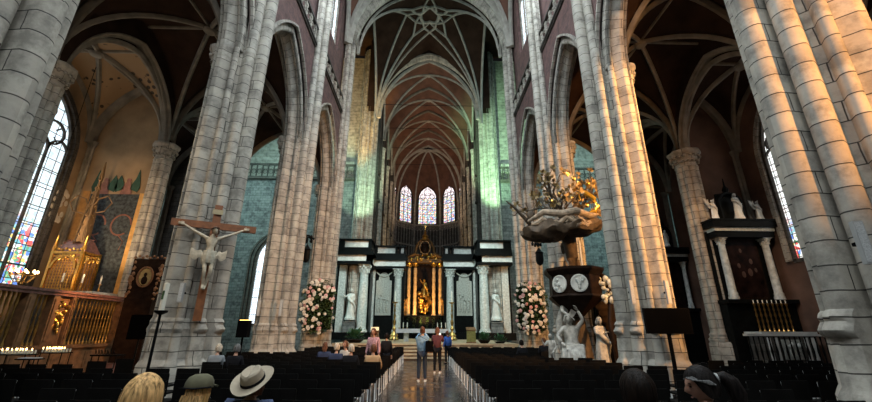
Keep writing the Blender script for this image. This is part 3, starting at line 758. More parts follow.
def head_mesh(mb, c, yaw=0, pitch=0, s=1.0, tilt=0):
    """a head with brow, nose, lips, chin and ears; faces local +y"""
    Mx = Matrix.Translation(c) @ Matrix.Rotation(yaw, 4, 'Z') @ Matrix.Rotation(pitch, 4, 'X') @ Matrix.Rotation(tilt, 4, 'Y')
    n, m = 28, 22; rings = []
    for k in range(m+1):
        t = PI*(k+.02)/(m+.04); ring = []
        for i in range(n):
            a = 2*PI*i/n; x, y, z = .076*sin(t)*cos(a), .098*sin(t)*sin(a), -.122*cos(t)
            if z < 0:
                x *= 1 - .42*(-z/.122)**1.6
                if y < 0: y *= 1 - .45*(-z/.122)
                else: y *= 1 - .12*(-z/.122)
            if y > 0:
                f = lambda px, pz, wx, wz: math.exp(-((x-px)/wx)**2 - ((z-pz)/wz)**2)
                y += .026*f(0, -.022, .011, .020) + .012*f(0, .0, .009, .02) + .007*f(0, .030, .05, .009) + .009*f(0, -.062, .022, .009) + .012*f(0, -.100, .02, .014)
                y -= .014*f(.030, .008, .015, .011) + .014*f(-.030, .008, .015, .011) + .005*f(0, -.080, .03, .006)
            ring.append(Mx @ Vector((x*s, y*s, z*s)))
        rings.append(ring)
    mb.loft(rings)
    for sg in (1, -1): mb.ball(sg*.076*s, -.006*s, -.012*s, .011*s, .021*s, .033*s, 8, 6, M=Mx)
    return Mx
def hand(mb, w, d, side, curl=.5, s=1.0, up=(0, 0, 1)):
    """palm, four unequal bent fingers and a side thumb from wrist w along d"""
    w = Vector(w); d = Vector(d).normalized(); u = Vector(up); sd = d.cross(u)
    if sd.length < .05: sd = Vector((1, 0, 0))
    sd.normalize(); u = sd.cross(d).normalized(); sd = sd*side
    p = w + d*.05*s
    mb.sweep([w, w+d*.03*s, w+d*.075*s, w+d*.095*s], [(cos(a), .42*sin(a)) for a in [2*PI*i/8 for i in range(8)]], [.026*s, .036*s, .042*s, .036*s], up=tuple(u))
    for i, (off, L) in enumerate(((-.030, .062), (-.010, .074), (.011, .070), (.031, .054))):
        a = w + d*.088*s + sd*off*s; L *= s
        dirs = [d, (d*cos(curl)-u*sin(curl)), (d*cos(curl*2)-u*sin(curl*2))]
        pts = [a]; 
        for q in range(3): pts.append(pts[-1] + dirs[q]*L*(.42, .33, .25)[q])
        mb.tube(pts, [.0105*s, .0095*s, .0085*s, .006*s], 6, up=tuple(u))
    a = w + d*.02*s - sd*.034*s
    mb.tube([a, a+(d*.6-sd*.8)*.028*s, a+(d*.85-sd*.5)*.055*s - u*.01*s, a+(d*.95-sd*.3)*.078*s - u*.02*s], [.014*s, .012*s, .0105*s, .007*s], 6, up=tuple(u))
def hair_cap(mb, Mx, s=1.0, long=0, vol=1.0, seed=1, front=.35):
    """hair as a thick shell over the crown and back; long = fall below the nape (m)"""
    r_ = random.Random(seed); n = 40; m = 12
    ph = [r_.uniform(0, 6) for _ in range(4)]
    rings = []
    for k in range(m+1):
        t = k/m; ring = []
        for i in range(n):
            a = 2*PI*i/n
            fr = max(0, sin(a))                       # 1 at the face
            zmin = -.085 if long == 0 else -.10
            lo = zmin + (front*.122*1.7 - zmin)*min(1, (fr*1.45)**1.5)
            lo = min(lo, .07)
            z = .132 - (.132-lo)*t**1.15
            zz = max(-.999, min(.999, z/.134)); rr = sqrt(max(.0, 1-zz*zz))
            if z < 0: rr = 1 - .10*(z/.122)**2
            wv = 1 + .03*sin(a*9+ph[0]+z*20) + .02*sin(a*17+ph[1]) + .015*sin(a*23+ph[2]+z*40)
            x, y = .089*vol*rr*cos(a)*wv, .110*vol*rr*sin(a)*wv
            if sin(a) < 0 and z < -.05: y *= 1 - .15*min(1, (-z-.05)/.04) if long == 0 else 1
            ring.append(Mx @ Vector((x*s, y*s-.004*s, z*s)))
        rings.append(ring)
    mb.loft(rings, caps=(True, True))
    if long:
        rings = []
        for k in range(9):
            t = k/8; z = -.0 - long*t; ring = []
            for i in range(30):
                a = 2*PI*i/30; wv = 1 + .06*sin(a*8+ph[3]+t*3) + .05*sin(a*13+ph[0]-t*2)
                w_ = (.085+.02*sin(t*3))*vol*(1-.25*t); dpt = (.055-.012*t)*vol
                ring.append(Mx @ Vector((w_*cos(a)*wv*s, (-.062-.035*t+dpt*sin(a)*wv)*s, z*s)))
            rings.append(ring)
        mb.loft(rings)
def person(label, loc, rz, pose='sit', top=None, legs=None, shoes=None, hair=None, hstyle='short', headyaw=0, headpitch=0, mods=None, s=1.0, collar=False, vol=1.0, long=.22, group=None, skinm=None, front=.35):
    J = pose_sit() if pose == 'sit' else pose_stand()
    if mods: J.update(mods)
    t = thing('person', label, 'person', loc, rz, group)
    sk = skinm or M['skin']
    hc = Vector(J['head0']) + Vector((0, .018, .085))
    mx = {}
    def ex(mb):
        mx['m'] = head_mesh(mb, hc, headyaw, headpitch)
        for sd, e, w in ((1, 'elR', 'wrR'), (-1, 'elL', 'wrL')):
            d = Vector(J[w]) - Vector(J[e]); hand(mb, J[w], d, sd, .45)
    br_ = dict(BODY_R)
    br_.update(chest=(.09, .06), waist=(.09, .06), pel=(.09, .07), shR=.04, shL=.04, elR=.032, elL=.032, hpR=.06, hpL=.06, knR=.045, knL=.045)
    body = skin('body', J, BODY_E, br_, sk, t, 1, ex)
    Mx = mx['m']
    g = 1.16
    tj = {k: J[k] for k in ('waist', 'pel', 'chest', 'shR', 'elR', 'wrR', 'shL', 'elL', 'wrL')}
    tn = Vector(J['neck'])*.8 + Vector(J['chest'])*.2; tj['tn'] = tuple(tn)
    for a, b in (('wrR', 'elR'), ('wrL', 'elL')): tj[a] = tuple(Vector(J[a])*.93 + Vector(J[b])*.07)
    tr = {k: (tuple(x*g+.012 for x in BODY_R[k]) if isinstance(BODY_R.get(k, .07), tuple) else BODY_R.get(k, .06)*g+.014) for k in tj}
    tr['tn'] = .072; tr['chest'] = (.178, .135); tr['shR'] = tr['shL'] = .082; tr['waist'] = (.165, .125)
    skin('jacket', tj, [('waist', 'pel'), ('waist', 'chest'), ('chest', 'tn'), ('chest', 'shR'), ('shR', 'elR'), ('elR', 'wrR'), ('chest', 'shL'), ('shL', 'elL'), ('elL', 'wrL')], tr, top, t)
    lj = {k: J[k] for k in ('pel', 'hpR', 'knR', 'anR', 'hpL', 'knL', 'anL')}
    lr = {k: (tuple(x*1.08+.006 for x in BODY_R[k]) if isinstance(BODY_R[k], tuple) else BODY_R[k]*1.1+.008) for k in lj}
    skin('trousers', lj, [('pel', 'hpR'), ('hpR', 'knR'), ('knR', 'anR'), ('pel', 'hpL'), ('hpL', 'knL'), ('knL', 'anL')], lr, legs, t)
    for a, b in (('anR', 'toR'), ('anL', 'toL')):
        A, B = Vector(J[a]), Vector(J[b]); d = (B-A); d.z = 0; d.normalize()
        p0 = Vector((A.x, A.y, .045)) - d*.05
        MB().sweep([p0, p0+d*.08, p0+d*.19, p0+d*.25], [(cos(q)*.9, sin(q)*.9) for q in [2*PI*i/10 for i in range(10)]], [.043, .048, .046, .028]).build('shoe', shoes or M['black'], t)
    if hair:
        hb = MB(); hair_cap(hb, Mx, 1.0, long if hstyle == 'long' else 0, vol, R.random()*99, front)
        if hstyle == 'ponytail':
            p = [Mx @ Vector(q) for q in ((0, -.105, .02), (0, -.15, .02), (0, -.185, -.03), (0, -.19, -.10), (0, -.175, -.17), (0, -.16, -.22))]
            hb.tube(p, [.03, .042, .055, .058, .045, .015], 12)
        if hstyle == 'bun': hb.ball(0, -.125, .03, .042, .036, .042, 12, 8, M=Mx)
        hb.build('hair', hair, t)
    if top and collar:
        c = MB(); c.sweep([Vector(J['neck']) + Vector((.075*cos(a), .07*sin(a)-.01, -.035)) for a in [2*PI*i/20 for i in range(21)]], [(-.012, -.02), (.012, -.025), (.014, .03), (-.006, .032)]); c.build('collar', collar if not isinstance(collar, bool) else top, t)
    for sg in (1, -1): MB().ball(sg*.030, .078, .008, .0125, .0105, .0085, 8, 6, M=Mx).build('eye', M['eye'], t)
    lb = MB().ball(0, .0925, -.064, .021, .009, .006, 8, 6, M=Mx); lb.build('lips', M['lips'], t)
    for sg in (1, -1):
        if hair: MB().tube([Mx @ Vector((sg*q, .093-abs(q)*.28, .026+.004*sin(q*60))) for q in (.014, .026, .038, .05)], .0042, 5).build('eyebrow', hair, t)
    if s != 1: t.scale = (s, s, s)
    return t, Mx, J

M['eye'] = plain('eye_dark', (.03, .02, .015), .2); M['lips'] = plain('lips', (.36, .15, .12), .5, var=.05)
def hairm(n, c):
    m, nt, b = newmat(n); tc = N(nt, 'ShaderNodeTexCoord'); mp_ = N(nt, 'ShaderNodeMapping'); mp_.inputs['Scale'].default_value = (75, 75, 7)
    no = N(nt, 'ShaderNodeTexNoise', inp={'Scale': 1.0, 'Detail': 3}); nt.links.new(tc.outputs['Object'], mp_.inputs[0]); nt.links.new(mp_.outputs[0], no.inputs['Vector'])
    nt.links.new(ramp(nt, no.outputs[0], [(.32, [x*.28 for x in c]), (.5, c), (.68, [min(1, x*1.5) for x in c])]), b.inputs['Base Color'])
    b.inputs['Roughness'].default_value = .6; b.inputs['Specular IOR Level'].default_value = .12
    bp = N(nt, 'ShaderNodeBump', inp={'Strength': .7, 'Distance': .01}); nt.links.new(no.outputs[0], bp.inputs['Height']); nt.links.new(bp.outputs[0], b.inputs['Normal'])
    return m
M['h_blond'] = hairm('blond_hair', (.55, .32, .13)); M['h_dark'] = hairm('dark_hair', (.010, .006, .004)); M['h_grey'] = hairm('grey_hair', (.14, .135, .13)); M['h_brown'] = hairm('brown_hair', (.13, .055, .03))
M['h_darkgrey'] = hairm('greying_black_hair', (.012, .009, .008)); M['h_white'] = hairm('pale_hair', (.55, .45, .34))
M['denim'] = plain('blue_denim', (.045, .06, .12), .9, scale=18); M['olive'] = plain('olive_canvas', (.10, .088, .048), .9, scale=14); M['limejacket'] = plain('yellow_green_jacket', (.42, .42, .10), .85)
M['redb'] = plain('dark_red_leather', (.10, .018, .012), .5); M['blackcl'] = plain('black_cloth', (.012, .012, .014), .9); M['bluesh'] = plain('light_blue_denim_jacket', (.20, .34, .48), .9, scale=14)
M['jeans'] = plain('dark_jeans', (.018, .028, .05), .9); M['whitecl'] = plain('cream_coat', (.60, .52, .44), .9); M['tan'] = plain('camel_coat', (.42, .26, .13), .9); M['pinkcl'] = plain('pink_patterned_top', (.45, .25, .27), .9, scale=20, var=.5)
M['maroon'] = plain('maroon_coat', (.09, .025, .03), .9); M['blueact'] = plain('bright_blue_jacket', (.03, .10, .38), .8); M['navy'] = plain('navy_coat', (.02, .03, .07), .9); M['felt'] = plain('beige_felt', (.36, .29, .21), .9, var=.08, scale=20); M['whitesh'] = plain('white_shoes', (.7, .7, .68), .6)
M['greycl'] = plain('grey_coat', (.22, .23, .24), .9)

# seat height of the chairs is .46
# --- foreground, seen from behind
p1, mx1, J1 = person('person with long blond hair seated at the lower left, back to camera', (-1.43, 2.15, 0), 0, 'sit', M['blackcl'], M['blackcl'], hair=M['h_blond'], hstyle='long', long=.34, vol=.98)
p2, mx2, J2 = person('person in an olive cap and yellow-green jacket with blond hair, back to camera', (-1.73, 3.25, 0), .1, 'sit', M['limejacket'], M['jeans'], hair=M['h_blond'], hstyle='long', long=.16, headyaw=-.25, mods=dict(chest=(0, -.03, .98), neck=(0, -.0, 1.10), shR=(.20, -.02, 1.055), shL=(-.20, -.02, 1.055)), s=.9)
cp = MB(); cp.lathe([(.002, .158), (.05, .155), (.085, .135), (.103, .10), (.108, .065), (.107, .052), (.098, .05)], 0, -.004, 0, 20, M=mx2, sy=1.12)
cb = MB(); cb.loft([[mx2 @ Vector((x*w, .10+y, .058+dz-.5*abs(x)*abs(x)*3)) for x in [-.08+.16*i/8 for i in range(9)]] for y, w, dz in ((0, 1, .012), (.04, .95, .006), (.075, .75, -.004), (.085, .5, -.008), (.08, .5, -.014), (.04, .93, -.004), (0, 1, 0))], closed=False)
cp.build('cap', M['olive'], p2); cb.build('cap_peak', M['olive'], p2)
st_ = MB().tube([mx2 @ Vector((.108*cos(a), -.004+.12*sin(a), .058)) for a in [PI+PI*i/12 for i in range(13)]], .007, 6); st_.build('cap_band', M['blackcl'], p2)
p3, mx3, J3 = person('person in a wide-brimmed beige hat and blue denim jacket, back to camera', (-1.52, 3.75, 0), -.15, 'sit', M['denim'], M['jeans'], hair=M['h_brown'], hstyle='short', headyaw=.1, headpitch=-.12, mods=dict(chest=(0, -.03, .98), neck=(0, -.0, 1.10), shR=(.20, -.02, 1.055), shL=(-.20, -.02, 1.055)), s=.9, collar=M['greycl'])
ht = MB(); HM = mx3 @ Matrix.Rotation(.68, 4, 'X') @ Matrix.Rotation(-.10, 4, 'Y')
rings = []
for r, z in ((.100, .055), (.104, .052), (.16, .050), (.190, .058), (.193, .066), (.16, .060), (.108, .064), (.106, .09), (.101, .135), (.092, .165), (.075, .178), (.045, .172), (.01, .165)):
    rings.append([HM @ Vector((r*cos(a), 1.14*r*sin(a) - .006, z + (.028*abs(cos(a))**2 if r > .15 else 0) + (-.012*max(0, 1-abs(cos(a))*2.2) if z > .15 else 0))) for a in [2*PI*i/32 for i in range(32)]])
ht.loft(rings).build('hat', M['felt'], p3)
MB().lathe([(.107, .064), (.1105, .066), (.1095, .092), (.105, .094)], 0, -.006, 0, 32, M=HM, sy=1.14).build('hat_band', M['blackcl'], p3)
p4, mx4, J4 = person('dark-haired person in a dark red jacket seated at the lower right, back to camera', (1.40, 2.72, 0), .05, 'sit', M['redb'], M['blackcl'], hair=M['h_dark'], hstyle='short', vol=1.15, headyaw=.1, mods=dict(chest=(0, -.03, .98), neck=(0, -.0, 1.10), shR=(.20, -.02, 1.055), shL=(-.20, -.02, 1.055)), s=.985)
p5, mx5, J5 = person('dark-haired woman with a grey streak and ponytail, in profile facing left', (1.97, 2.92, 0), 0, 'sit', M['blackcl'], M['blackcl'], hair=M['h_darkgrey'], hstyle='ponytail', headyaw=1.25, headpitch=-.25, front=.42, s=.99)
gs = MB(); gs2 = MB()
for k in range(5): gs.tube([mx5 @ Vector((sg, y, z)) for sg, y, z in ((.062+.004*k, .082-.012*k, .05+.0*k), (.084, .05-.012*k, .045-.004*k), (.091, .01-.01*k, .03-.006*k), (.088, -.04-.006*k, .02-.006*k))], .0065, 6)
for k in range(5): gs2.tube([mx5 @ Vector((-sg, y, z)) for sg, y, z in ((.050+.004*k, .090-.008*k, .07), (.080, .058-.012*k, .052-.004*k), (.090, .015-.01*k, .036-.007*k), (.088, -.04-.006*k, .026-.008*k))], .0065, 6)
gs.build('grey_streak', M['h_grey'], p5); gs2.build('grey_streak', M['h_grey'], p5)
MB().lathe([(.03, -.012), (.036, 0), (.03, .012)], 0, 0, 0, 12, M=mx5 @ Matrix.Translation((0, -.112, .02)) @ Matrix.Rotation(PI/2, 4, 'X')).build('hair_tie', M['greyp'], p5)

# --- middle distance, seated
def at(px, py, Y):      # (planning helper) point on the ray of a photo pixel at depth Y
    d = Vector((px-436, -(py-201), -382.4)); k = Y/d.dot(n__); return Vector((d.dot(x__)*k, Y, 1.55+d.dot(v__)*k))
n__ = Vector((-10, -131, -382.4)).normalized(); v__ = Vector((5, 1116, -382.4)); v__ = (v__ - v__.dot(n__)*n__).normalized(); x__ = n__.cross(v__)
for X, Y, lb, tp, hr, hs, yw in [
 (-5.5, 11.0, 'white-haired person in a pale coat seated behind the left crucifix pier', 'greycl', 'h_white', 'short', 0),
 (-4.95, 10.85, 'grey-haired person in black seated right of the pale-coated one', 'blackcl', 'h_grey', 'short', 0),
 (-3.22, 13.15, 'brown-haired person in navy at the left end of the seated group', 'navy', 'h_brown', 'long', .1),
 (-2.62, 12.1, 'fair-haired person in navy seated beside the brown-haired one', 'navy', 'h_white', 'short', 0),
 (-2.02, 11.15, 'fair-haired person in black seated left of the camel coat', 'blackcl', 'h_white', 'short', 0),
 (-1.42, 11.15, 'person in a camel coat seated at the aisle end of the group', 'tan', 'h_brown', 'short', 0)]:
    person(lb, (X, Y, 0), yw, 'sit', M[tp], M['blackcl'], hair=M[hr], hstyle=hs, long=.16, s=.92)
person('person in an open cream coat sitting turned towards the camera', (-2.62, 13.45, 0), PI*.85, 'sit', M['whitecl'], M['blackcl'], hair=M['h_brown'], hstyle='short', s=.95)
person('person in a pink patterned top standing among the chairs', (-1.75, 13.65, 0), PI*.9, 'stand', M['pinkcl'], M['blackcl'], hair=M['h_brown'], hstyle='long', long=.12, s=.95)
person('person in a black coat standing at the aisle beside the pink top', (-1.42, 14.68, 0), .3, 'stand', M['blackcl'], M['blackcl'], hair=M['h_dark'], hstyle='short', s=.86)
person('dark-clothed person seated below the right flower arrangement', (3.82, 16.15, 0), .3, 'sit', M['blackcl'], M['blackcl'], hair=M['h_dark'], hstyle='short', s=.95)
person('dark-clothed person with red collar seated behind the small marble child', (5.02, 17.2, 0), -.2, 'sit', M['blackcl'], M['blackcl'], hair=M['h_brown'], hstyle='short', collar=M['redb'])
# --- the photographers on the aisle
ARMUP = dict(elR=(.20, .14, 1.36), wrR=(.07, .26, 1.56), elL=(-.20, .14, 1.36), wrL=(-.07, .26, 1.56))
ph, mxp, Jp = person('person in light blue denim jacket holding up a phone on the central aisle', (-.12, 13.7, 0), 0, 'stand', M['bluesh'], M['jeans'], M['whitesh'], M['h_brown'], 'bun', mods=ARMUP, s=.98)
bg = thing('shoulder_bag', 'black shoulder bag with strap carried by the light blue denim jacket', 'bag', (.12, 13.62, 0))
MB().box(0, -.06, 1.10, .26, .14, .34).build('bag_body', M['black'], bg); MB().sweep([(.05, -.05, 1.25), (-.08, -.17, 1.30), (-.24, -.20, 1.38), (-.36, -.10, 1.45), (-.36, .02, 1.43)], [(-.02, -.004), (.02, -.004), (.02, .004), (-.02, .004)]).build('strap', M['black'], bg)
pp = thing('phone', 'phone held up by the person in the light blue jacket', 'phone', (-.12, 13.99, 1.66)); MB().box(0, 0, 0, .075, .012, .15).build('phone_body', M['black'], pp); MB().box(0, -.0075, 0, .068, .003, .14).build('phone_screen', M['phonescr'] if 'phonescr' in M else emit('lit_phone_screen', (.7, .6, .5), 1.2), pp)
person('person in a maroon top holding a phone, right of the light blue jacket', (.46, 16.4, 0), -.2, 'stand', M['maroon'], M['blackcl'], M['whitesh'], M['h_brown'], 'long', mods=dict(elR=(.22, .12, 1.2), wrR=(.1, .3, 1.35), elL=(-.22, .12, 1.2), wrL=(-.02, .3, 1.33)), long=.12, s=.99)
pq = thing('phone', 'bright phone held by the person in the maroon top', 'phone', (.58, 16.78, 1.44)); MB().box(0, 0, 0, .075, .012, .15).build('phone_body', M['black'], pq); MB().box(0, -.0075, 0, .068, .003, .14).build('phone_screen', emit('lit_phone_screen', (.8, .75, .65), 1.6), pq)
person('person in a bright blue jacket with red scarf near the altar steps', (1.12, 21.2, 0), .5, 'stand', M['blueact'], M['blackcl'], None, M['h_brown'], 'short', collar=M['redb'], s=.92)

# ------------------------------------------------------------------ chairs
def chair_meshes():
    back = MB()
    pts = [(-.235+.47*i/6, -.215-.022*(1-((i-3)/3)**2), 0) for i in range(7)]
    for z0, z1 in ((.40, .80),):
        fr = [(x, y-.009, z0) for x, y, _ in pts]; bk = [(x, y+.009, z0) for x, y, _ in pts][::-1]
        r0 = fr+bk; back.loft([[(x*k, y+dy, z) for x, y, _ in r0] for z, k, dy in ((z0, .97, .02), (z0+.02, 1, .018), (z1-.03, 1, 0), (z1, .96, 0))])
    seat = MB(); seat.loft([[(x*k, y*k, z) for x, y in ((-.225, -.2), (.225, -.2), (.235, .2), (.2, .235), (-.2, .235), (-.235, .2))] for z, k in ((.43, .96), (.44, 1), (.46, 1), (.465, .97))])
    legs = []
    for sx in (-1, 1):
        fl = MB().tube([(sx*.215, .20, .43), (sx*.225, .225, .0)], .015, 6); rl = MB().tube([(sx*.215, -.20, .78), (sx*.215, -.19, .43), (sx*.225, -.25, .0)], .015, 6)
        legs += [fl, rl]
    run = [MB().tube([(sx*.224, -.245, .012), (sx*.224, .222, .012)], .010, 6) for sx in (-1, 1)]
    return back, seat, legs, run
back, seat, legs, run = chair_meshes()
GC = 'rows of black chairs'
def full_chair():
    t = thing('chair', 'x', 'chair', (0, 0, 0), 0, GC)
    back.build('backrest', M['chairb'], t); seat.build('seat', M['chairb'], t)
    for l in legs: l.build('leg', M['chairm'], t)
    for l in run: l.build('floor_runner', M['chairm'], t)
    return t
cm = MB()
for src, mi in ((back, 0), (seat, 0)) + tuple((l, 1) for l in legs + run):
    b = len(cm.v); cm.v += src.v; cm.f += [tuple(b+i for i in f) for f in src.f]; cm.uv += src.uv; cm.m += [mi]*len(src.f)
ORD = ['first', 'second', 'third', 'fourth', 'fifth', 'sixth', 'seventh', 'eighth', 'ninth', 'tenth', 'eleventh', 'twelfth', 'thirteenth', 'fourteenth', 'fifteenth', 'sixteenth', 'seventeenth', 'eighteenth', 'nineteenth', 'twentieth']
spots = []
for r in range(18):
    Y = 5.15 + r*1.0
    for k in range(12):
        for s_ in (-1, 1):
            X = s_*(1.42+.6*k)
            if k > 7 and (r > 12 or abs(X)/Y > 1.2): continue
            spots.append((X, Y, s_, r, k, 'n'))
    lim = 9.2 if r > 4 else 8.0
    if 1 <= r <= 7:
        for k in range(9):
            for s_ in (-1, 1):
                X = s_*(8.5+.6*k)
                if abs(X)/Y < 1.16 and abs(X) < 12.4: spots.append((X, Y, s_, r, k, 'a'))
def blocked(X, Y):
    for s_ in (-1, 1):
        for py in YPS[s_]:
            if abs(X-s_*6.85) < 1.5 and abs(Y-py) < 1.35: return True
    if 3.9 < X < 8.6 and 13.5 < Y < 17.0: return True
    if -8.6 < X < -7.0 and 13.0 < Y < 15.2: return True
    if X < -8.9 and Y > 10.9: return True
    if X > 11.8 and Y > 12: return True
    if abs(X-6.72) < .7 and abs(Y-10.6) < .6: return True
    if abs(X+5.85) < .4 and abs(Y-13.1) < .5: return True
    if abs(X+6.2) < .5 and abs(Y-9.5) < .5: return True
    return False
spots = [p for p in spots if not blocked(p[0], p[1])]
spots.sort(key=lambda p: p[0]**2+p[1]**2)
proto = None; far = None; rest = MB()
for n_i, (X, Y, s_, r, k, blk) in enumerate(spots):
    if n_i >= 294:
        b = len(rest.v); rest.v += [(x+X, y+Y, z) for x, y, z in cm.v]; rest.f += [tuple(b+i for i in f) for f in cm.f]; rest.uv += cm.uv; rest.m += cm.m; continue
    if n_i < 34:
        if proto is None: proto = c = full_chair()
        else: c = copy_tree(proto)
    else:
        if far is None:
            far = c = cm.build('chair', [M['chairb'], M['chairm']]); tag(far, 'x', 'chair', GC)
        else: c = far.copy(); COL.objects.link(c)
    c.location = (X + R.uniform(-.015, .015), Y + R.uniform(-.03, .03), 0); c.rotation_euler = (0, 0, R.uniform(-.03, .03))
    sd = 'left' if s_ < 0 else 'right'
    if blk == 'n': c['label'] = 'black chair in the %s nave block, %s row away, %s seat from the centre aisle' % (sd, ORD[r], ORD[k])
    else: c['label'] = 'black chair in the %s side aisle, %s row away, %s seat past the piers' % (sd, ORD[r], ORD[k])
if rest.v: tag(rest.build('chair_rows', [M['chairb'], M['chairm']]), 'remaining black chairs in the farthest rows before the altar steps', 'chairs', GC, 'stuff')
def person_chair(x, y, which, rz=0):
    c = copy_tree(proto); c.location = (x, y, 0); c.rotation_euler = (0, 0, rz); c['label'] = 'black chair under ' + which
for x, y, w_ in ((-1.43, 2.15, 'the person with long blond hair'), (-1.57, 2.9, 'the person in the olive cap'), (-1.52, 3.75, 'the person in the wide-brimmed hat'), (1.40, 2.72, 'the person in the dark red jacket'), (1.97, 2.92, 'the woman with the ponytail'), (-5.5, 11.0, 'the white-haired person in the pale coat')): person_chair(x, y, w_)

# ------------------------------------------------------------------ statues
def statue(name, label, cat, loc, rz, h, mat, seed=0, mods=None, robe=True, group=None, parent=None, yaw=0, wings=False, base=True):
    """a robed carved figure about h tall, on a small block"""
    J = pose_stand(); r_ = random.Random(seed)
    J.update(dict(elR=(.24, .06, 1.14), wrR=(.12, .22, 1.22), elL=(-.23, .02, 1.12), wrL=(-.18, .18, 1.0), shR=(.17, 0, 1.39)))
    if mods: J.update(mods)
    hc = Vector(J['head0']) + Vector((0, .018, .085)); k = h/1.75
    def ex(mb):
        Mx = head_mesh(mb, hc, yaw); hair_cap(mb, Mx, 1, .12 if seed % 2 else 0, 1.05, seed)
        for sd, e, w in ((1, 'elR', 'wrR'), (-1, 'elL', 'wrL')): hand(mb, J[w], Vector(J[w])-Vector(J[e]), sd, .6)
        mb.v = [(x*k, y*k, z*k) for x, y, z in mb.v]
    t = parent or thing(name, label, cat, loc, rz, group)
    rr = dict(BODY_R); rr.update(chest=(.165, .13), waist=(.14, .12), shR=.08, shL=.08, elR=.062, elL=.062, wrR=.04, wrL=.04)
    o = skin('figure', J, BODY_E, rr, mat, t, 1, ex)
    parts = [o]
    if robe:
        mb = MB(); n = 36; rings = []
        ph = [r_.uniform(0, 6) for _ in range(5)]
        for z, rx, ry in ((.03, .30, .25), (.12, .27, .22), (.35, .235, .19), (.6, .22, .17), (.85, .20, .155), (1.02, .165, .13), (1.15, .16, .125), (1.28, .175, .125), (1.38, .15, .10), (1.44, .09, .07)):
            ring = []
            fold = .13*min(1, (1.35-z)/1.0) if z < 1.35 else 0
            for i in range(n):
                a = 2*PI*i/n; w_ = 1 + fold*(.6*sin(6*a+ph[0]+z*1.8) + .4*sin(11*a+ph[1]-z*2.4)) + .05*sin(2*a+ph[2]+z*3)
                ring.append((rx*cos(a)*w_*k, (ry*sin(a)*w_ + .02)*k, z*k))
            rings.append(ring)
        mb.loft(rings)
        # a mantle thrown across
        mb2 = MB(); pts = [(.20, .02, 1.36), (.12, .16, 1.18), (-.04, .2, 1.0), (-.2, .12, .86), (-.27, -.02, .62), (-.26, -.06, .35)]
        mb2.tube([(x*k, y*k, z*k) for x, y, z in pts], [.07*k, .085*k, .09*k, .085*k, .07*k, .03*k], 10)
        parts += [mb.build('robe', mat, t, ang=60), mb2.build('mantle', mat, t, ang=60)]
    if wings:
        for sg in (1, -1):
            w = MB(); w.loft([[(sg*(.06+q*.14)*k, (-.12-.05*q+dy)*k, (1.35+.28*q - .0*q - d)*k) for q, d in ((0, 0), (1, -.05), (2, .02), (3, .2), (2.6, .45), (1.8, .6), (1, .62), (.2, .4))] for dy in (0, -.035)]); parts.append(w.build('wing', mat, t))
    if base: MB().lathe([(.34*k, -.12*k), (.34*k, .0), (.30*k, .04*k)], 0, 0, 0, 8).build('base_block', mat, t)
    return t
def corinth(t, x, y, z0, z1, r, shaft, capm, name='column', n=18, y_face=0):
    c = MB().lathe([(r*1.3, 0), (r*1.3, .12), (r*1.12, .2), (r*1.18, .27), (r, .34), (r*.99, (z1-z0)*.4), (r*.86, z1-z0-r*2.1)], x, y, z0, n).build(name, shaft, t)
    k = MB(); zc = z1-r*2.1
    k.lathe([(r*.86, 0), (r*.95, .05*r), (r*.86, .1*r), (r*.9, r*.9), (r*1.15, r*1.7), (r*1.3, r*1.85), (r*1.3, r*2.1)], x, y, zc, n)
    for lv, (h_, q) in enumerate(((.55, .98), (1.1, 1.08), (1.6, 1.28))):
        for i in range(8):
            a = PI/8*(lv % 2) + 2*PI*i/8; k.ball(x+r*q*cos(a), y+r*q*sin(a), zc+r*h_, r*.2, r*.2, r*.3, 6, 4)
    k.box(x, y, z1-r*.08, r*2.7, r*2.7, r*.18); k.build('capital', capm, c); return c

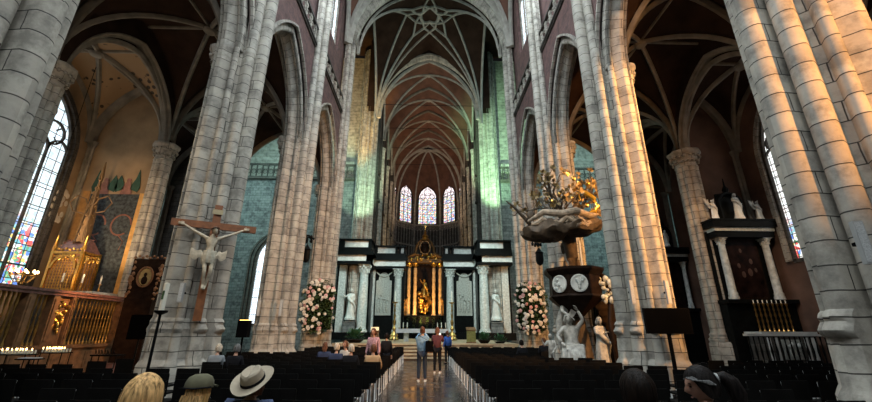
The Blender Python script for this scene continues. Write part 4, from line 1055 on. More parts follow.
# ------------------------------------------------------------------ marble choir screens
AX = -.25
for s_, nm in ((-1, 'left'), (1, 'right')):
    t = thing('choir_screen', '%s choir screen of black and white marble with columns and a relief panel' % nm, 'choir screen', (0, 0, .88), 0, 'marble choir screens')
    X = lambda v: AX + s_*v
    def bx(mb, x0, x1, y0, y1, z0, z1): mb.box((X(x0)+X(x1))/2, (y0+y1)/2, (z0+z1)/2-.88, abs(x1-x0), y1-y0, z1-z0)
    m = MB(); bx(m, 2.0, 5.3, 39.9, 40.3, .88, 9.3); m.build('back_wall', M['marbleb'], t, smooth=False)
    m = MB(); bx(m, 5.3, 8.4, 37.6, 38.0, .88, 9.3); bx(m, 5.2, 5.4, 37.6, 40.2, .88, 9.3); m.build('side_wall', M['marbleb'], t, smooth=False)
    m = MB(); bx(m, 1.95, 5.4, 39.2, 40.0, .88, 1.5); bx(m, 5.1, 8.4, 36.3, 37.7, .88, 1.5); m.build('base', M['marbleb'], t, smooth=False)
    corinth(t, X(2.65), 39.55, .62, 6.75, .40, M['marbleg'], M['marbleg'])
    corinth(t, X(5.68), 36.85, .62, 6.75, .44, M['marbleg'], M['marbleg'])
    m = MB(); bx(m, 5.0, 5.3, 39.5, 39.95, 1.5, 7.6); m.build('pilaster', M['marbleg'], t, smooth=False)
    m = MB(); bx(m, 7.45, 8.1, 37.0, 37.6, 1.5, 7.6); m.build('pilaster', M['marbleg'], t, smooth=False)
    # relief panel with arched head
    m = MB(); out = [(-.78, 3.1), (.78, 3.1), (.78, 6.5), (.55, 6.55)] + [(.55*cos(a), 6.6+.75*sin(a)) for a in [PI*i/10 for i in range(1, 10)]] + [(-.55, 6.55), (-.78, 6.5)]
    m.prism([(X(4.1)+x, z-.88) for x, z in out], 39.78, 39.9); rp = m.build('relief_panel', M['relief'], t, smooth=False)
    m = MB()
    for i in range(4):
        x0 = X(4.1)-.5+.3*i+R.uniform(-.05, .05); hh = R.uniform(1.2, 1.9); zb = 3.35-.88
        m.ball(x0, 39.76, zb+hh*.45, .16, .08, hh*.45, 10, 8, jit=.05); m.ball(x0+.05, 39.74, zb+hh, .1, .08, .12); m.tube([(x0, 39.74, zb+hh*.75), (x0+.25, 39.7, zb+hh*.8)], .045, 6)
    m.build('carved_figures', M['relief'], rp)
    # entablature: black, white frieze, black cornice, parapet
    def ent(z0, z1, mat, pr, name, sm=False):
        m = MB(); bx(m, 1.95-pr, 5.35, 39.1-pr, 40.3, z0, z1); bx(m, 5.1-pr, 8.4, 36.2-pr, 38.0, z0, z1); bx(m, 5.1-pr, 5.5, 36.2, 39.5, z0, z1); m.build(name, mat, t, smooth=False)
    ent(7.6, 7.88, M['marbleb'], .05, 'architrave'); ent(7.88, 8.45, M['marblew'], 0, 'frieze'); ent(8.45, 8.75, M['marbleb'], .25, 'cornice'); ent(8.75, 9.05, M['marbleb'], .1, 'blocking_course')
    ent(9.05, 9.2, M['marbleb'], .02, 'parapet_sill'); ent(9.86, 10.02, M['marbleb'], .05, 'parapet_coping')
    for x0, x1, y0, y1 in ((2.0, 2.12, 39.15, 40.2), (2.45, 2.6, 39.15, 40.2), (2.85, 3.0, 39.15, 40.2), (4.9, 5.1, 39.15, 40.2), (5.1, 5.35, 36.25, 37.9), (7.7, 8.4, 36.25, 37.9), (5.12, 5.3, 38.2, 38.45)):
        m = MB(); bx(m, x0, x1, y0, y1, 9.2, 9.86); m.build('parapet_post', M['marbleb'], t, smooth=False)
    for x0, x1, yy in ((2.16, 2.42, 39.3), (3.05, 4.85, 39.3), (5.4, 7.65, 36.4)):
        m = MB(); bx(m, x0, x1, yy, yy+.1, 9.22, 9.84); m.build('parapet_panel', M['marblew'], t, smooth=False)
    m = MB(); m.box(X(5.2), 37.4, 9.53-.88, .08, 1.3, .62); m.build('parapet_panel', M['marblew'], t, smooth=False)
    # swag
    m = MB().tube([(X(3.3+1.6*i/10), 39.7, 7.35-.88-.45*sin(PI*i/10)) for i in range(11)], .07, 8); m.build('garland', M['relief'], t)
    statue('statue', 'white marble statue of a robed figure in the %s niche of the choir screen' % nm, 'statue', (X(6.75), 36.9, 2.74), PI + s_*.2, 2.62, M['marblew'], 3 if s_ < 0 else 4, mods=dict(elR=(.35, .12, 1.25), wrR=(.5, .22, 1.42)) if s_ < 0 else dict(elR=(.22, .1, 1.15), wrR=(.05, .2, 1.3)), group='niche statues')
    p = MB().box(0, 0, .42, 1.1, .8, .84); p.box(0, 0, .88, 1.2, .9, .08); tag(p.build('statue_pedestal', M['greystone'], loc=(X(6.75), 36.85, 1.503), smooth=False), 'grey stone pedestal under the %s niche statue' % nm, 'pedestal', 'niche pedestals')
# ------------------------------------------------------------------ high altar
t = thing('high_altar', 'gilded baroque high altar with columns and golden figures beyond the white table', 'altar', (AX, 46, 0))
MB().box(0, .6, 1.6, 5.2, 1.8, 3.2).box(0, .3, 3.25, 5.4, 2.0, .16).build('base', M['marbleb'], t, smooth=False)
for x in (-1.85, -1.1, 1.1, 1.85):
    c = MB(); rr = []
    for i in range(25): rr.append((.20+.02*sin(i*1.5), i*.22))
    c.lathe([(.3, 0), (.3, .15)] + [(r_, z+.2) for r_, z in rr] , x, .1 if abs(x) > 1.5 else -.25, 3.3, 14); o = c.build('column', M['marblew'] if False else M['goldstone'] if 'goldstone' in M else plain('warm_alabaster', (.62, .42, .22), .4), t)
    k = MB().lathe([(.2, 0), (.3, .35), (.36, .42)], x, .1 if abs(x) > 1.5 else -.25, 8.9, 12)
    for i in range(8): k.ball(x+.27*cos(i*PI/4), (.1 if abs(x) > 1.5 else -.25)+.27*sin(i*PI/4), 9.1, .09)
    k.build('capital', M['gold'], o)
def cluster(mb, cx, cy, cz, w, d, h, n, r0, r1, seed):
    q = random.Random(seed)
    for _ in range(n):
        x, y, z = q.uniform(-1, 1), q.uniform(-1, 1), q.uniform(-1, 1)
        if x*x+z*z > 1: x *= .6; z *= .6
        r = q.uniform(r0, r1); mb.ball(cx+x*w, cy+y*d, cz+z*h, r, r*.8, r*q.uniform(.7, 1.6), 7, 5, jit=.1)
m = MB().box(0, .9, 6.3, 3.0, .3, 6.0); m.build('back_panel', M['darkwood'], t, smooth=False)
m = MB(); cluster(m, 0, .3, 5.0, .75, .35, 1.5, 60, .10, .26, 5); m.build('golden_clouds', M['gold'], t)
statue('x', '', '', (0, 0, 0), 0, 1.9, M['gold'], 5, parent=(sg_ := bpy.data.objects.new('golden_saint', None)), mods=dict(elR=(.3, .1, 1.4), wrR=(.42, .18, 1.65)))
COL.objects.link(sg_); sg_.parent = t; sg_.location = (0, -.45, 5.5); sg_.rotation_euler = (0, 0, PI)
m = MB()
for sg in (1, -1):
    m.tube([(sg*2.2, 0, 9.5), (sg*1.9, -.1, 10.1), (sg*1.2, -.2, 10.5), (sg*.7, -.2, 10.3), (sg*.8, -.2, 9.95), (sg*1.05, -.2, 10.1)], [.2, .22, .2, .16, .12, .06], 10)
    m.tube([(sg*1.2, .2, 10.4), (sg*1.05, .2, 11.3), (sg*.75, .2, 12.0), (sg*.35, .2, 12.3)], [.2, .2, .16, .1], 10)
m.box(0, .3, 9.55, 4.9, 1.1, .28); m.box(0, .3, 9.75, 5.1, 1.3, .12); m.build('broken_pediment', M['darkgold'] if 'darkgold' in M else plain('dark_gilt', (.16, .09, .035), .5, .6, scale=8), t)
m = MB(); cluster(m, 0, 0, 9.95, 1.7, .4, .5, 46, .10, .22, 8); m.build('cherubs', M['gold'], t)
m = MB().lathe([(.1, 0), (.55, .15), (.62, .5), (.5, .9), (.4, 1.2), (.45, 1.35)], 0, .1, 10.4, 14); m.build('upper_niche', M['darkwood'], t)
m = MB(); m.sweep([(.62*cos(a), -.35, 11.2+.8*sin(a)) for a in [2*PI*i/20 for i in range(21)]], scl(RP, .6), up=(0, 1, 0)); m.build('oval_frame', M['bronze'] if 'bronze' in M else plain('bronze', (.22, .12, .05), .4, .9), t)
m = MB().lathe([(.5, 0), (.55, .15), (.3, .3), (.42, .5), (.2, .75), (.12, .9), (.2, 1.0), (.12, 1.1), (.03, 1.4)], 0, .1, 12.2, 12); m.box(0, .1, 13.9, .08, .06, .6); m.box(0, .1, 14.0, .36, .06, .07); m.build('crown_finial', M['gold'], t)
for x in (-2.3, 2.3):
    statue('carved_angel', 'dark gilt angel standing on the %s side of the high altar' % ('left' if x < 0 else 'right'), 'statue', (AX+x, 45.5, 3.45), PI, 1.7, plain('old_gilt', (.3, .17, .06), .5, .7), 7 if x < 0 else 8, wings=True, group='altar angels')
# shrubs in front of the high altar
for i in range(8):
    x = AX-2.45+.7*i; t2 = thing('potted_shrub', 'dark green shrub before the high altar, %s from the left' % ORD[i], 'plant', (x, 43.6, 0), 0, 'shrubs before the high altar')
    MB().lathe([(.16, .88), (.24, 1.3), (.26, 1.32)], 0, 0, 0, 12).build('pot', M['black'], t2)
    m = MB(); q = random.Random(i)
    for _ in range(90):
        a, rr, z = q.uniform(0, 2*PI), q.uniform(.02, .2), q.uniform(1.3, 3.0); L = .17
        d = Vector((cos(a), sin(a), q.uniform(.2, 1))).normalized()*L; p = Vector((rr*cos(a)*(1-.25*(z-1.3)), rr*sin(a), z)); s2 = d.cross(Vector((0, 0, 1))).normalized()*.05
        m.quad([p, p+d*.5+s2, p+d, p+d*.5-s2])
    tag(m.build('foliage', M['leaf'], t2), kind='stuff')
# ------------------------------------------------------------------ altar table, candles, candlesticks, lectern, plants
t = thing('altar_table', 'long altar table under a white cloth at the top of the steps', 'table', (AX, 30, .88))
MB().box(0, 0, .82, 3.7, .9, .08).build('tabletop', M['greystone'], t, smooth=False)
for x in (-1.2, 0, 1.2): MB().box(x, 0, .39, .35, .5, .78).build('leg', M['marbleg'], t, smooth=False)
m = MB(); m.box(0, 0, .875, 3.86, 1.0, .02)
for yy in (-.5, .5): m.box(0, yy, .74, 3.86, .012, .28)
m.loft([[(-1.93, -.5, .88), (-1.93, .5, .88)], [(-2.0, -.5, .45), (-2.0, .5, .45)], [(-2.06, -.52, .02), (-2.06, .52, .02)]], closed=False)
m.loft([[(1.93, -.5, .88), (1.93, .5, .88)], [(1.98, -.5, .45), (1.98, .5, .45)], [(2.0, -.52, .3), (2.0, .52, .3)]], closed=False)
tag(m.build('altar_cloth', M['linen'], loc=(AX, 30, .885), smooth=False), 'white cloth covering the long altar table', 'tablecloth')
for i, x in enumerate((-1.75, -1.45, -1.15, 1.1, 1.4, 1.7)):
    c = thing('altar_candle', 'white candle on the altar table, %s from the left' % ORD[i], 'candle', (AX+x, 30, 1.776), 0, 'candles on the altar table')
    MB().lathe([(.08, 0), (.08, .02), (.035, .04), (.045, .09)], 0, 0, 0, 10).build('candle_holder', M['brass'], c); MB().lathe([(.034, .08), (.034, .44), (.005, .45)], 0, 0, 0, 10).build('wax', M['wax'], c)
for x, y, nm in ((-2.68, 34, 'left'), (2.2, 34, 'right')):
    c = thing('tall_candlestick', 'very tall brass candlestick with white candle, %s of the altar table' % nm, 'candlestick', (x, y, .88), 0, 'tall brass candlesticks')
    m = MB()
    for a in range(3): m.ball(.28*cos(a*2.09+.5), .28*sin(a*2.09+.5), .1, .1)
    m.lathe([(.42, .02), (.42, .12), (.30, .3), (.34, .4), (.2, .62)], 0, 0, 0, 3*6); m.build('foot', M['brass'], c)
    m = MB().lathe([(.2, .6), (.1, .75), (.17, .95), (.07, 1.15), (.13, 1.35), (.15, 1.5), (.06, 1.7), (.11, 1.95), (.05, 2.2), (.10, 2.4), (.05, 2.6), (.09, 2.8), (.05, 2.95), (.24, 3.05), (.24, 3.1)], 0, 0, 0, 14); m.build('stem', M['brass'], c)
    MB().lathe([(.055, 3.1), (.05, 4.0), (.01, 4.03)], 0, 0, 0, 10).build('wax', M['wax'], c)
c = thing('lectern', 'green and gold draped lectern right of the altar steps', 'lectern', (2.92, 26.2, .88)); MB().box(0, 0, .04, .62, .45, .08).box(0, 0, .4, .12, .12, .7).build('base', M['wood'], c)
MB().box(0, -.05, .46, .56, .34, .74, taper=.96).build('green_cloth', plain('green_brocade', (.20, .19, .05), .7, scale=10), c); m = MB().box(0, 0, 0, .62, .5, .04, M=Matrix.Translation((0, -.02, .87)) @ Matrix.Rotation(.4, 4, 'X')); m.build('reading_desk', M['wood'], c)
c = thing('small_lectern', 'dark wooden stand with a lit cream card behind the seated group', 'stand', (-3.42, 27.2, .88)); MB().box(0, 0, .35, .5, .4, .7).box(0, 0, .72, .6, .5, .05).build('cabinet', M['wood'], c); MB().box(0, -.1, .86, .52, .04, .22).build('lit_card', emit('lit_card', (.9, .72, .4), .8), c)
def leafy(loc, r, h, label, n=170, seed=0):
    t = thing('potted_plant', label, 'plant', loc); MB().lathe([(r*.5, 0), (r*.8, h*.25), (r*.85, h*.28), (r*.7, h*.26)], 0, 0, 0, 14).build('bowl', M['darkwood'], t)
    m = MB(); q = random.Random(seed)
    for _ in range(n):
        a = q.uniform(0, 2*PI); e = q.uniform(.1, 1.3); d = Vector((cos(a)*cos(e), sin(a)*cos(e), sin(e))); p = Vector((0, 0, h*.25)) + d*r*q.uniform(.2, .9); L = r*.42; s2 = d.cross(Vector((0, 0, 1))).normalized()*L*.28
        m.quad([p, p+d*L*.5+s2, p+d*L, p+d*L*.5-s2])
    tag(m.build('foliage', plain('bright_leaves', (.05, .13, .05), .6, scale=9, var=.5), t), kind='stuff'); return t
leafy((3.72, 25.9, .88), .48, .7, 'low bowl of green plants right of the lectern', seed=1)
leafy((4.75, 26.0, .88), .45, .4, 'low bowl of dark plants near the right flower wall', seed=2)
leafy((-4.55, 26.2, .88), .7, .7, 'green plant bowl left of the altar steps behind the seated group', seed=3)
# ------------------------------------------------------------------ flower walls on the crossing piers
for s_, X0, nm in ((-1, -6.35, 'left'), (1, 6.22, 'right')):
    t = thing('flower_arrangement', 'large arrangement of white and pink roses on the %s crossing pier' % nm, 'flowers', (X0, 23.55, 0), 0, 'flower arrangements on the crossing piers')
    q = random.Random(11+s_); m = MB()
    def surf(): 
        while True:
            u, z = q.uniform(-1, 1), q.uniform(-1, 1); rr = abs(u)**2.6 + abs(z)**2.6
            if rr < 1: return u*1.02, -.30*sqrt(max(0, 1-rr)) - .12, 2.95+z*1.52
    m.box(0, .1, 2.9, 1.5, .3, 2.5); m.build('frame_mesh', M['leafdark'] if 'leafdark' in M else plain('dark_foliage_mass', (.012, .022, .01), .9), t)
    m = MB()
    for _ in range(1500):
        x, y, z = surf(); d = Vector((x*.7+q.uniform(-.6, .6), -1+q.uniform(-.5, .5), q.uniform(-.8, .8))).normalized(); L = q.uniform(.11, .2); s2 = d.cross(Vector((q.uniform(-1, 1), 0, 1))).normalized()*L*.3; p = Vector((x, y+.05, z))
        m.quad([p, p+d*L*.5+s2, p+d*L, p+d*L*.5-s2])
    tag(m.build('foliage', plain('mixed_leaves', (.06, .105, .03), .65, scale=6, var=.6), t), kind='stuff')
    rose = MB(); rose.ball(0, 0, 0, .072, .06, .07, 10, 7, jit=.12); 
    for i in range(5): a = i*2*PI/5; rose.ball(.05*cos(a), -.02, .05*sin(a), .055, .03, .055, 7, 5)
    first = {}
    for i in range(88):
        x, y, z = surf(); c_ = 'rosep' if i % 4 == 0 else 'rosew'
        if c_ not in first: o = rose.build('rose', M[c_], t); first[c_] = o
        else: o = first[c_].copy(); COL.objects.link(o)
        sc_ = q.uniform(.75, 1.2); o.location = (x, y-.10, z); o.scale = (sc_,)*3; o.rotation_euler = (q.uniform(-.4, .4), q.uniform(0, 6), q.uniform(-.4, .4))
        if c_ == 'rosep': o['label'] = 'pink rose'
# ------------------------------------------------------------------ crucifix
t = thing('crucifix', 'large wooden crucifix with a pale carved figure of Christ on the left pier', 'crucifix', (-6.02, 10.66, 0), .456)
MB().box(0, .07, 3.40, .20, .10, 3.2).build('upright', M['crosswood'], t, smooth=False); MB().box(0, .05, 4.38, 2.12, .09, .19).build('crossbar', M['crosswood'], t, smooth=False)
MB().box(0, -.02, 4.78, .26, .02, .14).build('titulus', plain('parchment_board', (.4, .33, .2), .8), t, smooth=False)
J = dict(pel=(.01, -.11, 3.52), waist=(-.01, -.13, 3.68), chest=(0, -.12, 3.90), neck=(0, -.13, 4.06), head0=(.02, -.17, 4.12), shR=(.17, -.10, 4.01), elR=(.46, -.05, 4.16), wrR=(.74, -.03, 4.33), shL=(-.17, -.10, 4.01), elL=(-.46, -.05, 4.16), wrL=(-.74, -.03, 4.33),
         hpR=(.09, -.12, 3.46), knR=(.10, -.20, 3.08), anR=(.035, -.06, 2.70), toR=(.02, -.14, 2.58), hpL=(-.09, -.12, 3.46), knL=(-.04, -.22, 3.08), anL=(-.02, -.10, 2.72), toL=(-.02, -.18, 2.60))
def exc(mb):
    Mx = head_mesh(mb, Vector((.04, -.18, 4.20)), PI, 0, .95, .25); exc.m = Mx
    hand(mb, J['wrR'], (1, 0, .25), 1, .25, up=(0, -1, 0)); hand(mb, J['wrL'], (-1, 0, .25), -1, .25, up=(0, -1, 0))
rr = dict(BODY_R); rr.update(chest=(.135, .085), waist=(.10, .07), pel=(.12, .085), shR=.052, shL=.052, hpR=.075, hpL=.075, knR=.05, knL=.05, elR=.036, elL=.036)
skin('carved_figure', J, BODY_E, rr, M['figskin'], t, 1, exc)
m = MB(); hair_cap(m, exc.m, .95, .1, 1.05, 3); m.tube([exc.m @ Vector((0, .085, -.10)), exc.m @ Vector((0, .08, -.16))], .03, 8); m.build('hair', plain('carved_brown_hair', (.12, .06, .03), .7), t)
m = MB(); m.sweep([exc.m @ Vector((.095*cos(a), .115*sin(a)-.004, .055)) for a in [2*PI*i/24 for i in range(25)]], [(cos(b)*.012, sin(b)*.014) for b in [2*PI*i/6 for i in range(6)]]); m.build('crown_of_thorns', M['darkwood'], t)
m = MB(); rings = []
for z, rx, ry in ((3.64, .145, .11), (3.56, .165, .135), (3.46, .175, .14), (3.36, .17, .14), (3.28, .15, .12)):
    rings.append([(rx*cos(a)*(1+.07*sin(7*a+z*9)), -.125+ry*sin(a)*(1+.07*sin(9*a)), z+.02*sin(3*a)) for a in [2*PI*i/30 for i in range(30)]])
m.loft(rings)
m.build('loincloth', plain('painted_cloth', (.46, .40, .30), .7, scale=12), t)
for sg, L in ((1, .26), (-1, .30)):
    m = MB(); m.loft([[(sg*(.15+L*i/4), -.12+dy, 3.54+.05*sin(i*2)+dz) for dy, dz in ((-.02, .02+.09*min(1, i/2)), (.03, .03+.09*min(1, i/2)), (.04, -.12), (-.03, -.14), (-.05, -.05))] for i in range(5)]); m.build('cloth_end', M['figskin'], t)

M['marbles'] = plain('weathered_marble', (.40, .38, .34), .55, var=.4, scale=7, bump=.3)

# ------------------------------------------------------------------ pulpit
PX, PY = 5.88, 15.35
t = thing('pulpit', 'baroque carved pulpit with dark wooden tub, marble medallions and sculpted tree canopy', 'pulpit', (PX, PY, 0))
N8 = 8
def oct_(r, z, n=8, ph=PI/8-.17): return [(r*cos(ph+2*PI*i/n), r*sin(ph+2*PI*i/n), z) for i in range(n)]
m = MB().loft([oct_(r, z) for r, z in ((.25, 2.15), (.45, 2.35), (.8, 2.6), (1.0, 2.78), (1.06, 2.86), (1.0, 2.95), (.98, 3.65), (1.1, 3.75), (1.17, 3.85), (1.17, 3.95))]); m.build('tub', M['darkwood'], t, ang=20)
for k, a in enumerate((-PI/2-.17, -PI/2-PI/4-.17)):
    Mx = Matrix.Rotation(a+PI/2, 4, 'Z')
    m = MB(); d = .93
    m.lathe([(.33, 0), (.33, .05), (.28, .06), (.27, .03), (.01, .03)], 0, 0, 0, 24, M=Mx @ Matrix.Translation((0, -d, 3.32)) @ Matrix.Rotation(PI/2, 4, 'X'), sx=.95, sy=1.0)
    md = m.build('medallion', M['marblew'], t)
    m = MB(); q = random.Random(k)
    for _ in range(9): m.ball(q.uniform(-.17, .17), -d-.05, 3.32+q.uniform(-.18, .18), q.uniform(.04, .08), .04, q.uniform(.05, .11), 7, 5, M=Mx)
    m.build('carved_relief', M['marbleg'], md)
m = MB(); m.tube([(.35, .9, 0), (.3, .85, 1.2), (.15, .6, 2.3), (.3, .85, 3.6), (.35, .8, 4.6), (.15, .45, 5.5), (.2, .3, 6.2)], [.5, .4, .3, .26, .24, .3, .2], 12)
for i in range(14):
    q = R.uniform(0, 6.28); z = R.uniform(.2, 5.2); m.ball(.3+.3*cos(q), .8+.3*sin(q), z, .12, .12, .28, 7, 5, jit=.15)
m.build('tree_trunk', M['bark'], t)
# canopy: a draped, shell-like slab
m = MB(); rings = []
from mathutils import noise
for z, rx, ry in ((5.30, .5, .35), (5.34, 1.2, .6), (5.42, 1.6, .8), (5.54, 1.72, .9), (5.66, 1.70, .88), (5.78, 1.55, .8), (5.88, 1.35, .7), (5.96, .9, .45)):
    ring = []
    for i in range(90):
        a = 2*PI*i/90; nz = noise.noise(Vector((cos(a)*3, sin(a)*3, z*5))); n2 = noise.noise(Vector((cos(a)*8, sin(a)*8, z*9)))
        ring.append((-.30+rx*cos(a)*(1+.10*nz+.05*n2), ry*sin(a)*(1+.16*nz+.08*n2), z + .16*nz + .07*n2 + .16*cos(a) + .05*sin(9*a)))
    rings.append(ring)
m.loft(rings); m.build('canopy', M['bark'], t)
m = MB()
for k in range(9):
    a0 = R.uniform(-2.9, -.3); pts = [(-.30+(1.5-.0*i)*cos(a0+i*.16)*R.uniform(.9, 1.02), .8*sin(a0+i*.16), 5.75+R.uniform(-.15, .2)) for i in range(6)]; m.tube(pts, [.05, .1, .12, .11, .08, .03], 8)
m.tube([(-1.7, -.2, 5.9), (-1.2, -.7, 6.15), (-.5, -.85, 6.05), (.1, -.8, 6.2), (.7, -.65, 6.05), (1.2, -.3, 6.2)], [.06, .13, .15, .15, .13, .05], 10)
m.build('canopy_drapery', plain('pale_carved_drapery', (.30, .235, .17), .7, scale=6, var=.4), t)
m = MB(); br = random.Random(21)
def branch(p, d, L, r, n):
    p = Vector(p); d = Vector(d).normalized(); pts = [p]; 
    for i in range(4):
        d = (d + Vector((br.uniform(-.35, .35), br.uniform(-.3, .3), br.uniform(-.25, .35)))).normalized(); pts.append(pts[-1]+d*L/4)
    m.tube(pts, [r, r*.85, r*.7, r*.5, r*.3], 6)
    if n > 0:
        for i in (1, 2, 3, 4): branch(pts[i], d + Vector((br.uniform(-1, 1), br.uniform(-.7, .7), br.uniform(-.5, 1))), L*.55, r*.5, n-1)
    else: TIPS.append(pts[-1])
TIPS = []
for d in ((-.8, 0, .9), (-.3, -.2, 1.3), (.3, 0, 1.2), (.8, 0, .8), (-1.3, -.1, .35), (1.0, .1, .3)): branch((.1, .1, 6.0), d, 1.45, .10, 2)
m.build('carved_branches', M['bark'], t)
b_ = MB(); b_.tube([(-1.6, -.1, 5.8), (-1.9, -.2, 6.1), (-2.1, -.25, 6.3), (-2.35, -.3, 6.55), (-2.6, -.3, 6.75)], [.09, .075, .06, .05, .02], 7); b_.tube([(-2.1, -.25, 6.3), (-2.25, -.2, 6.15), (-2.5, -.2, 6.2)], .035, 6, r2=.01); b_.ball(-1.6, -.25, 6.15, .17, .14, .2, jit=.1)
for k in range(6): b_.tube([(-1.6, -.2, 6.0), (-1.6+.25*cos(k), -.3, 6.2+.25*sin(k)), (-1.6+.5*cos(k), -.3, 6.25+.5*sin(k))], .035, 6, r2=.01)
b_.build('side_branch', M['bark'], t)
m = MB()
for p in TIPS:
    if br.random() < .9:
        for _ in range(5):
            d = Vector((br.uniform(-1, 1), br.uniform(-1, .3), br.uniform(-.6, 1))).normalized()*.2; s2 = d.cross(Vector((0, 1, 0))).normalized()*.07; m.quad([p, p+d*.5+s2, p+d, p+d*.5-s2])
    else: pass
tag(m.build('carved_leaves', plain('dull_gilt_leaves', (.30, .20, .08), .55, .3, var=.5), t), kind='stuff')
g2 = MB()
for x, y, z, r in ((.45, -.1, 7.9, .13), (.9, -.1, 7.2, .12), (.35, -.25, 7.3, .1), (1.25, 0, 6.9, .11), (.8, -.3, 6.6, .12), (.15, -.2, 8.05, .12), (1.3, 0, 7.6, .1), (1.15, -.2, 6.25, .14), (.95, -.3, 7.55, .12), (.2, -.3, 6.9, .1), (-.3, -.3, 7.1, .09), (.6, -.2, 7.65, .1), (-.6, -.2, 6.8, .09)): MB().ball(x, y, z, r*.8, r*.6, r*.9, 7, 5, jit=.25).build('gilded_fruit', M['gold'], t)
g2 = MB().tube([(.55, -.3, 6.85), (.45, -.35, 7.1), (.6, -.4, 7.2), (.85, -.4, 7.05), (1.1, -.4, 6.85), (1.2, -.4, 6.55), (1.05, -.42, 6.3), (.8, -.45, 6.25)], [.03, .06, .085, .10, .10, .10, .08, .05], 10); g2.build('gilded_serpent', plain('yellow_gilt', (.80, .52, .08), .3, .85), t)
# sculpture under the tub
MB().loft([[(rx*cos(a)*(1+.08*sin(3*a)+.05*sin(7*a+z*3)), -.1+ry*sin(a)*(1+.08*sin(5*a)), z) for a in [2*PI*i/24 for i in range(24)]] for z, rx, ry in ((0, 1.15, .9), (.25, 1.1, .85), (.45, .9, .65), (.6, .5, .4))]).build('rock_base', M['marbleg'], t)
JW = dict(pel=(0, 0, .62), waist=(.02, .02, .80), chest=(.03, .05, 1.02), neck=(.04, .08, 1.17), head0=(.05, .11, 1.24), hpR=(.1, .04, .6), knR=(.16, .42, .58), anR=(.18, .45, .12), toR=(.2, .6, .05), hpL=(-.1, .04, .6), knL=(-.2, .38, .48), anL=(-.32, .50, .08), toL=(-.4, .62, .03),
          shR=(.20, .05, 1.10), elR=(.34, .16, .92), wrR=(.22, .34, .78), shL=(-.14, .05, 1.10), elL=(-.30, .14, 1.30), wrL=(-.20, .2, 1.52))
def marble_fig(name, loc, rz, k, seed, mods, mat='marblew', robe='seat'):
    tt = bpy.data.objects.new(name, None); COL.objects.link(tt); tt.parent = t; tt.location = loc; tt.rotation_euler = (0, 0, rz); tt.scale = (k, k, k)
    return tt
def fig_mb(J, k, Mt, seed, fold=True, sit=True):
    rr = dict(BODY_R); rr.update(chest=(.165, .13), waist=(.145, .12), pel=(.17, .14), hpR=.12, hpL=.12, knR=.10, knL=.10, anR=.06, anL=.06, shR=.07, shL=.07, elR=.05, elL=.05, wrR=.034, wrL=.034)
    def ex(mb):
        Mx = head_mesh(mb, Vector(J['head0'])+Vector((0, .018, .085)), .3); hair_cap(mb, Mx, 1, .1, 1.08, seed)
        for sd, e, w in ((1, 'elR', 'wrR'), (-1, 'elL', 'wrL')): hand(mb, J[w], Vector(J[w])-Vector(J[e]), sd, .6)
        if sit: # skirt over the knees
            q = random.Random(seed)
            for i in range(16):
                u = -1+2*i/15; kx = J['knL'][0]*(1-u)/2 + J['knR'][0]*(1+u)/2; ky = (J['knL'][1]+J['knR'][1])/2; az = .08
                mb.tube([(u*.17, .02, .66), (kx*1.1, ky*.55, .68), (kx*1.15, ky*1.05, .58), (kx*1.3+q.uniform(-.03, .03), ky*1.12, .32), (kx*1.45+q.uniform(-.05, .05), ky*1.1+q.uniform(-.04, .04), .04)], [.06, .065, .065, .05, .035], 8)
        mb.tf(Mt @ Matrix.Scale(k, 4))
    return skin(None, J, BODY_E, rr, None, None, 1, ex)
Rz = lambda a: Matrix.Rotation(a, 4, 'Z')
fig_mb(JW, 1.5, Matrix.Translation((-.42, -.35, .05)) @ Rz(PI*.86), 3).build('seated_marble_woman', M['marbles'], t, ang=60)
JT = dict(pose_stand()); JT.update(chest=(0, .22, 1.28), waist=(0, .1, 1.1), neck=(0, .34, 1.36), head0=(0, .42, 1.40), shR=(.18, .22, 1.33), shL=(-.18, .22, 1.33), elR=(.36, .35, 1.2), wrR=(.3, .55, 1.05), elL=(-.38, .25, 1.45), wrL=(-.5, .4, 1.65))
fig_mb(JT, 1.3, Matrix.Translation((-.62, .2, .75)) @ Rz(PI*1.2), 4, sit=False).build('bent_marble_old_man', M['marbles'], t, ang=60)
m = MB(); m.loft([[(-.55+q*.24, -.35+dy, 2.05+.30*q-dz) for q, dz in ((0, 0), (1, -.12), (2, -.02), (2.7, .1), (2.2, .22), (1.2, .25), (0, .15))] for dy in (0, .06)]); m.build('marble_wing', M['marbles'], t)
t2 = statue('standing_marble_woman', '', '', (0, 0, 0), 0, 1.9, M['marbles'], 9, parent=(e_ := bpy.data.objects.new('standing_marble_woman', None)), mods=dict(elR=(.25, .1, 1.2), wrR=(-.02, .2, 1.25)))
COL.objects.link(e_); e_.parent = t; e_.location = (.52, -.62, .2); e_.rotation_euler = (0, 0, PI*1.1)
c3 = statue('marble_child', 'small standing marble child at the left foot of the pulpit', 'statue', (4.62, 14.95, .18), PI*.8, 1.32, M['marbles'], 12, robe=False, mods=dict(elR=(.3, .1, 1.2), wrR=(.35, .2, 1.4)))
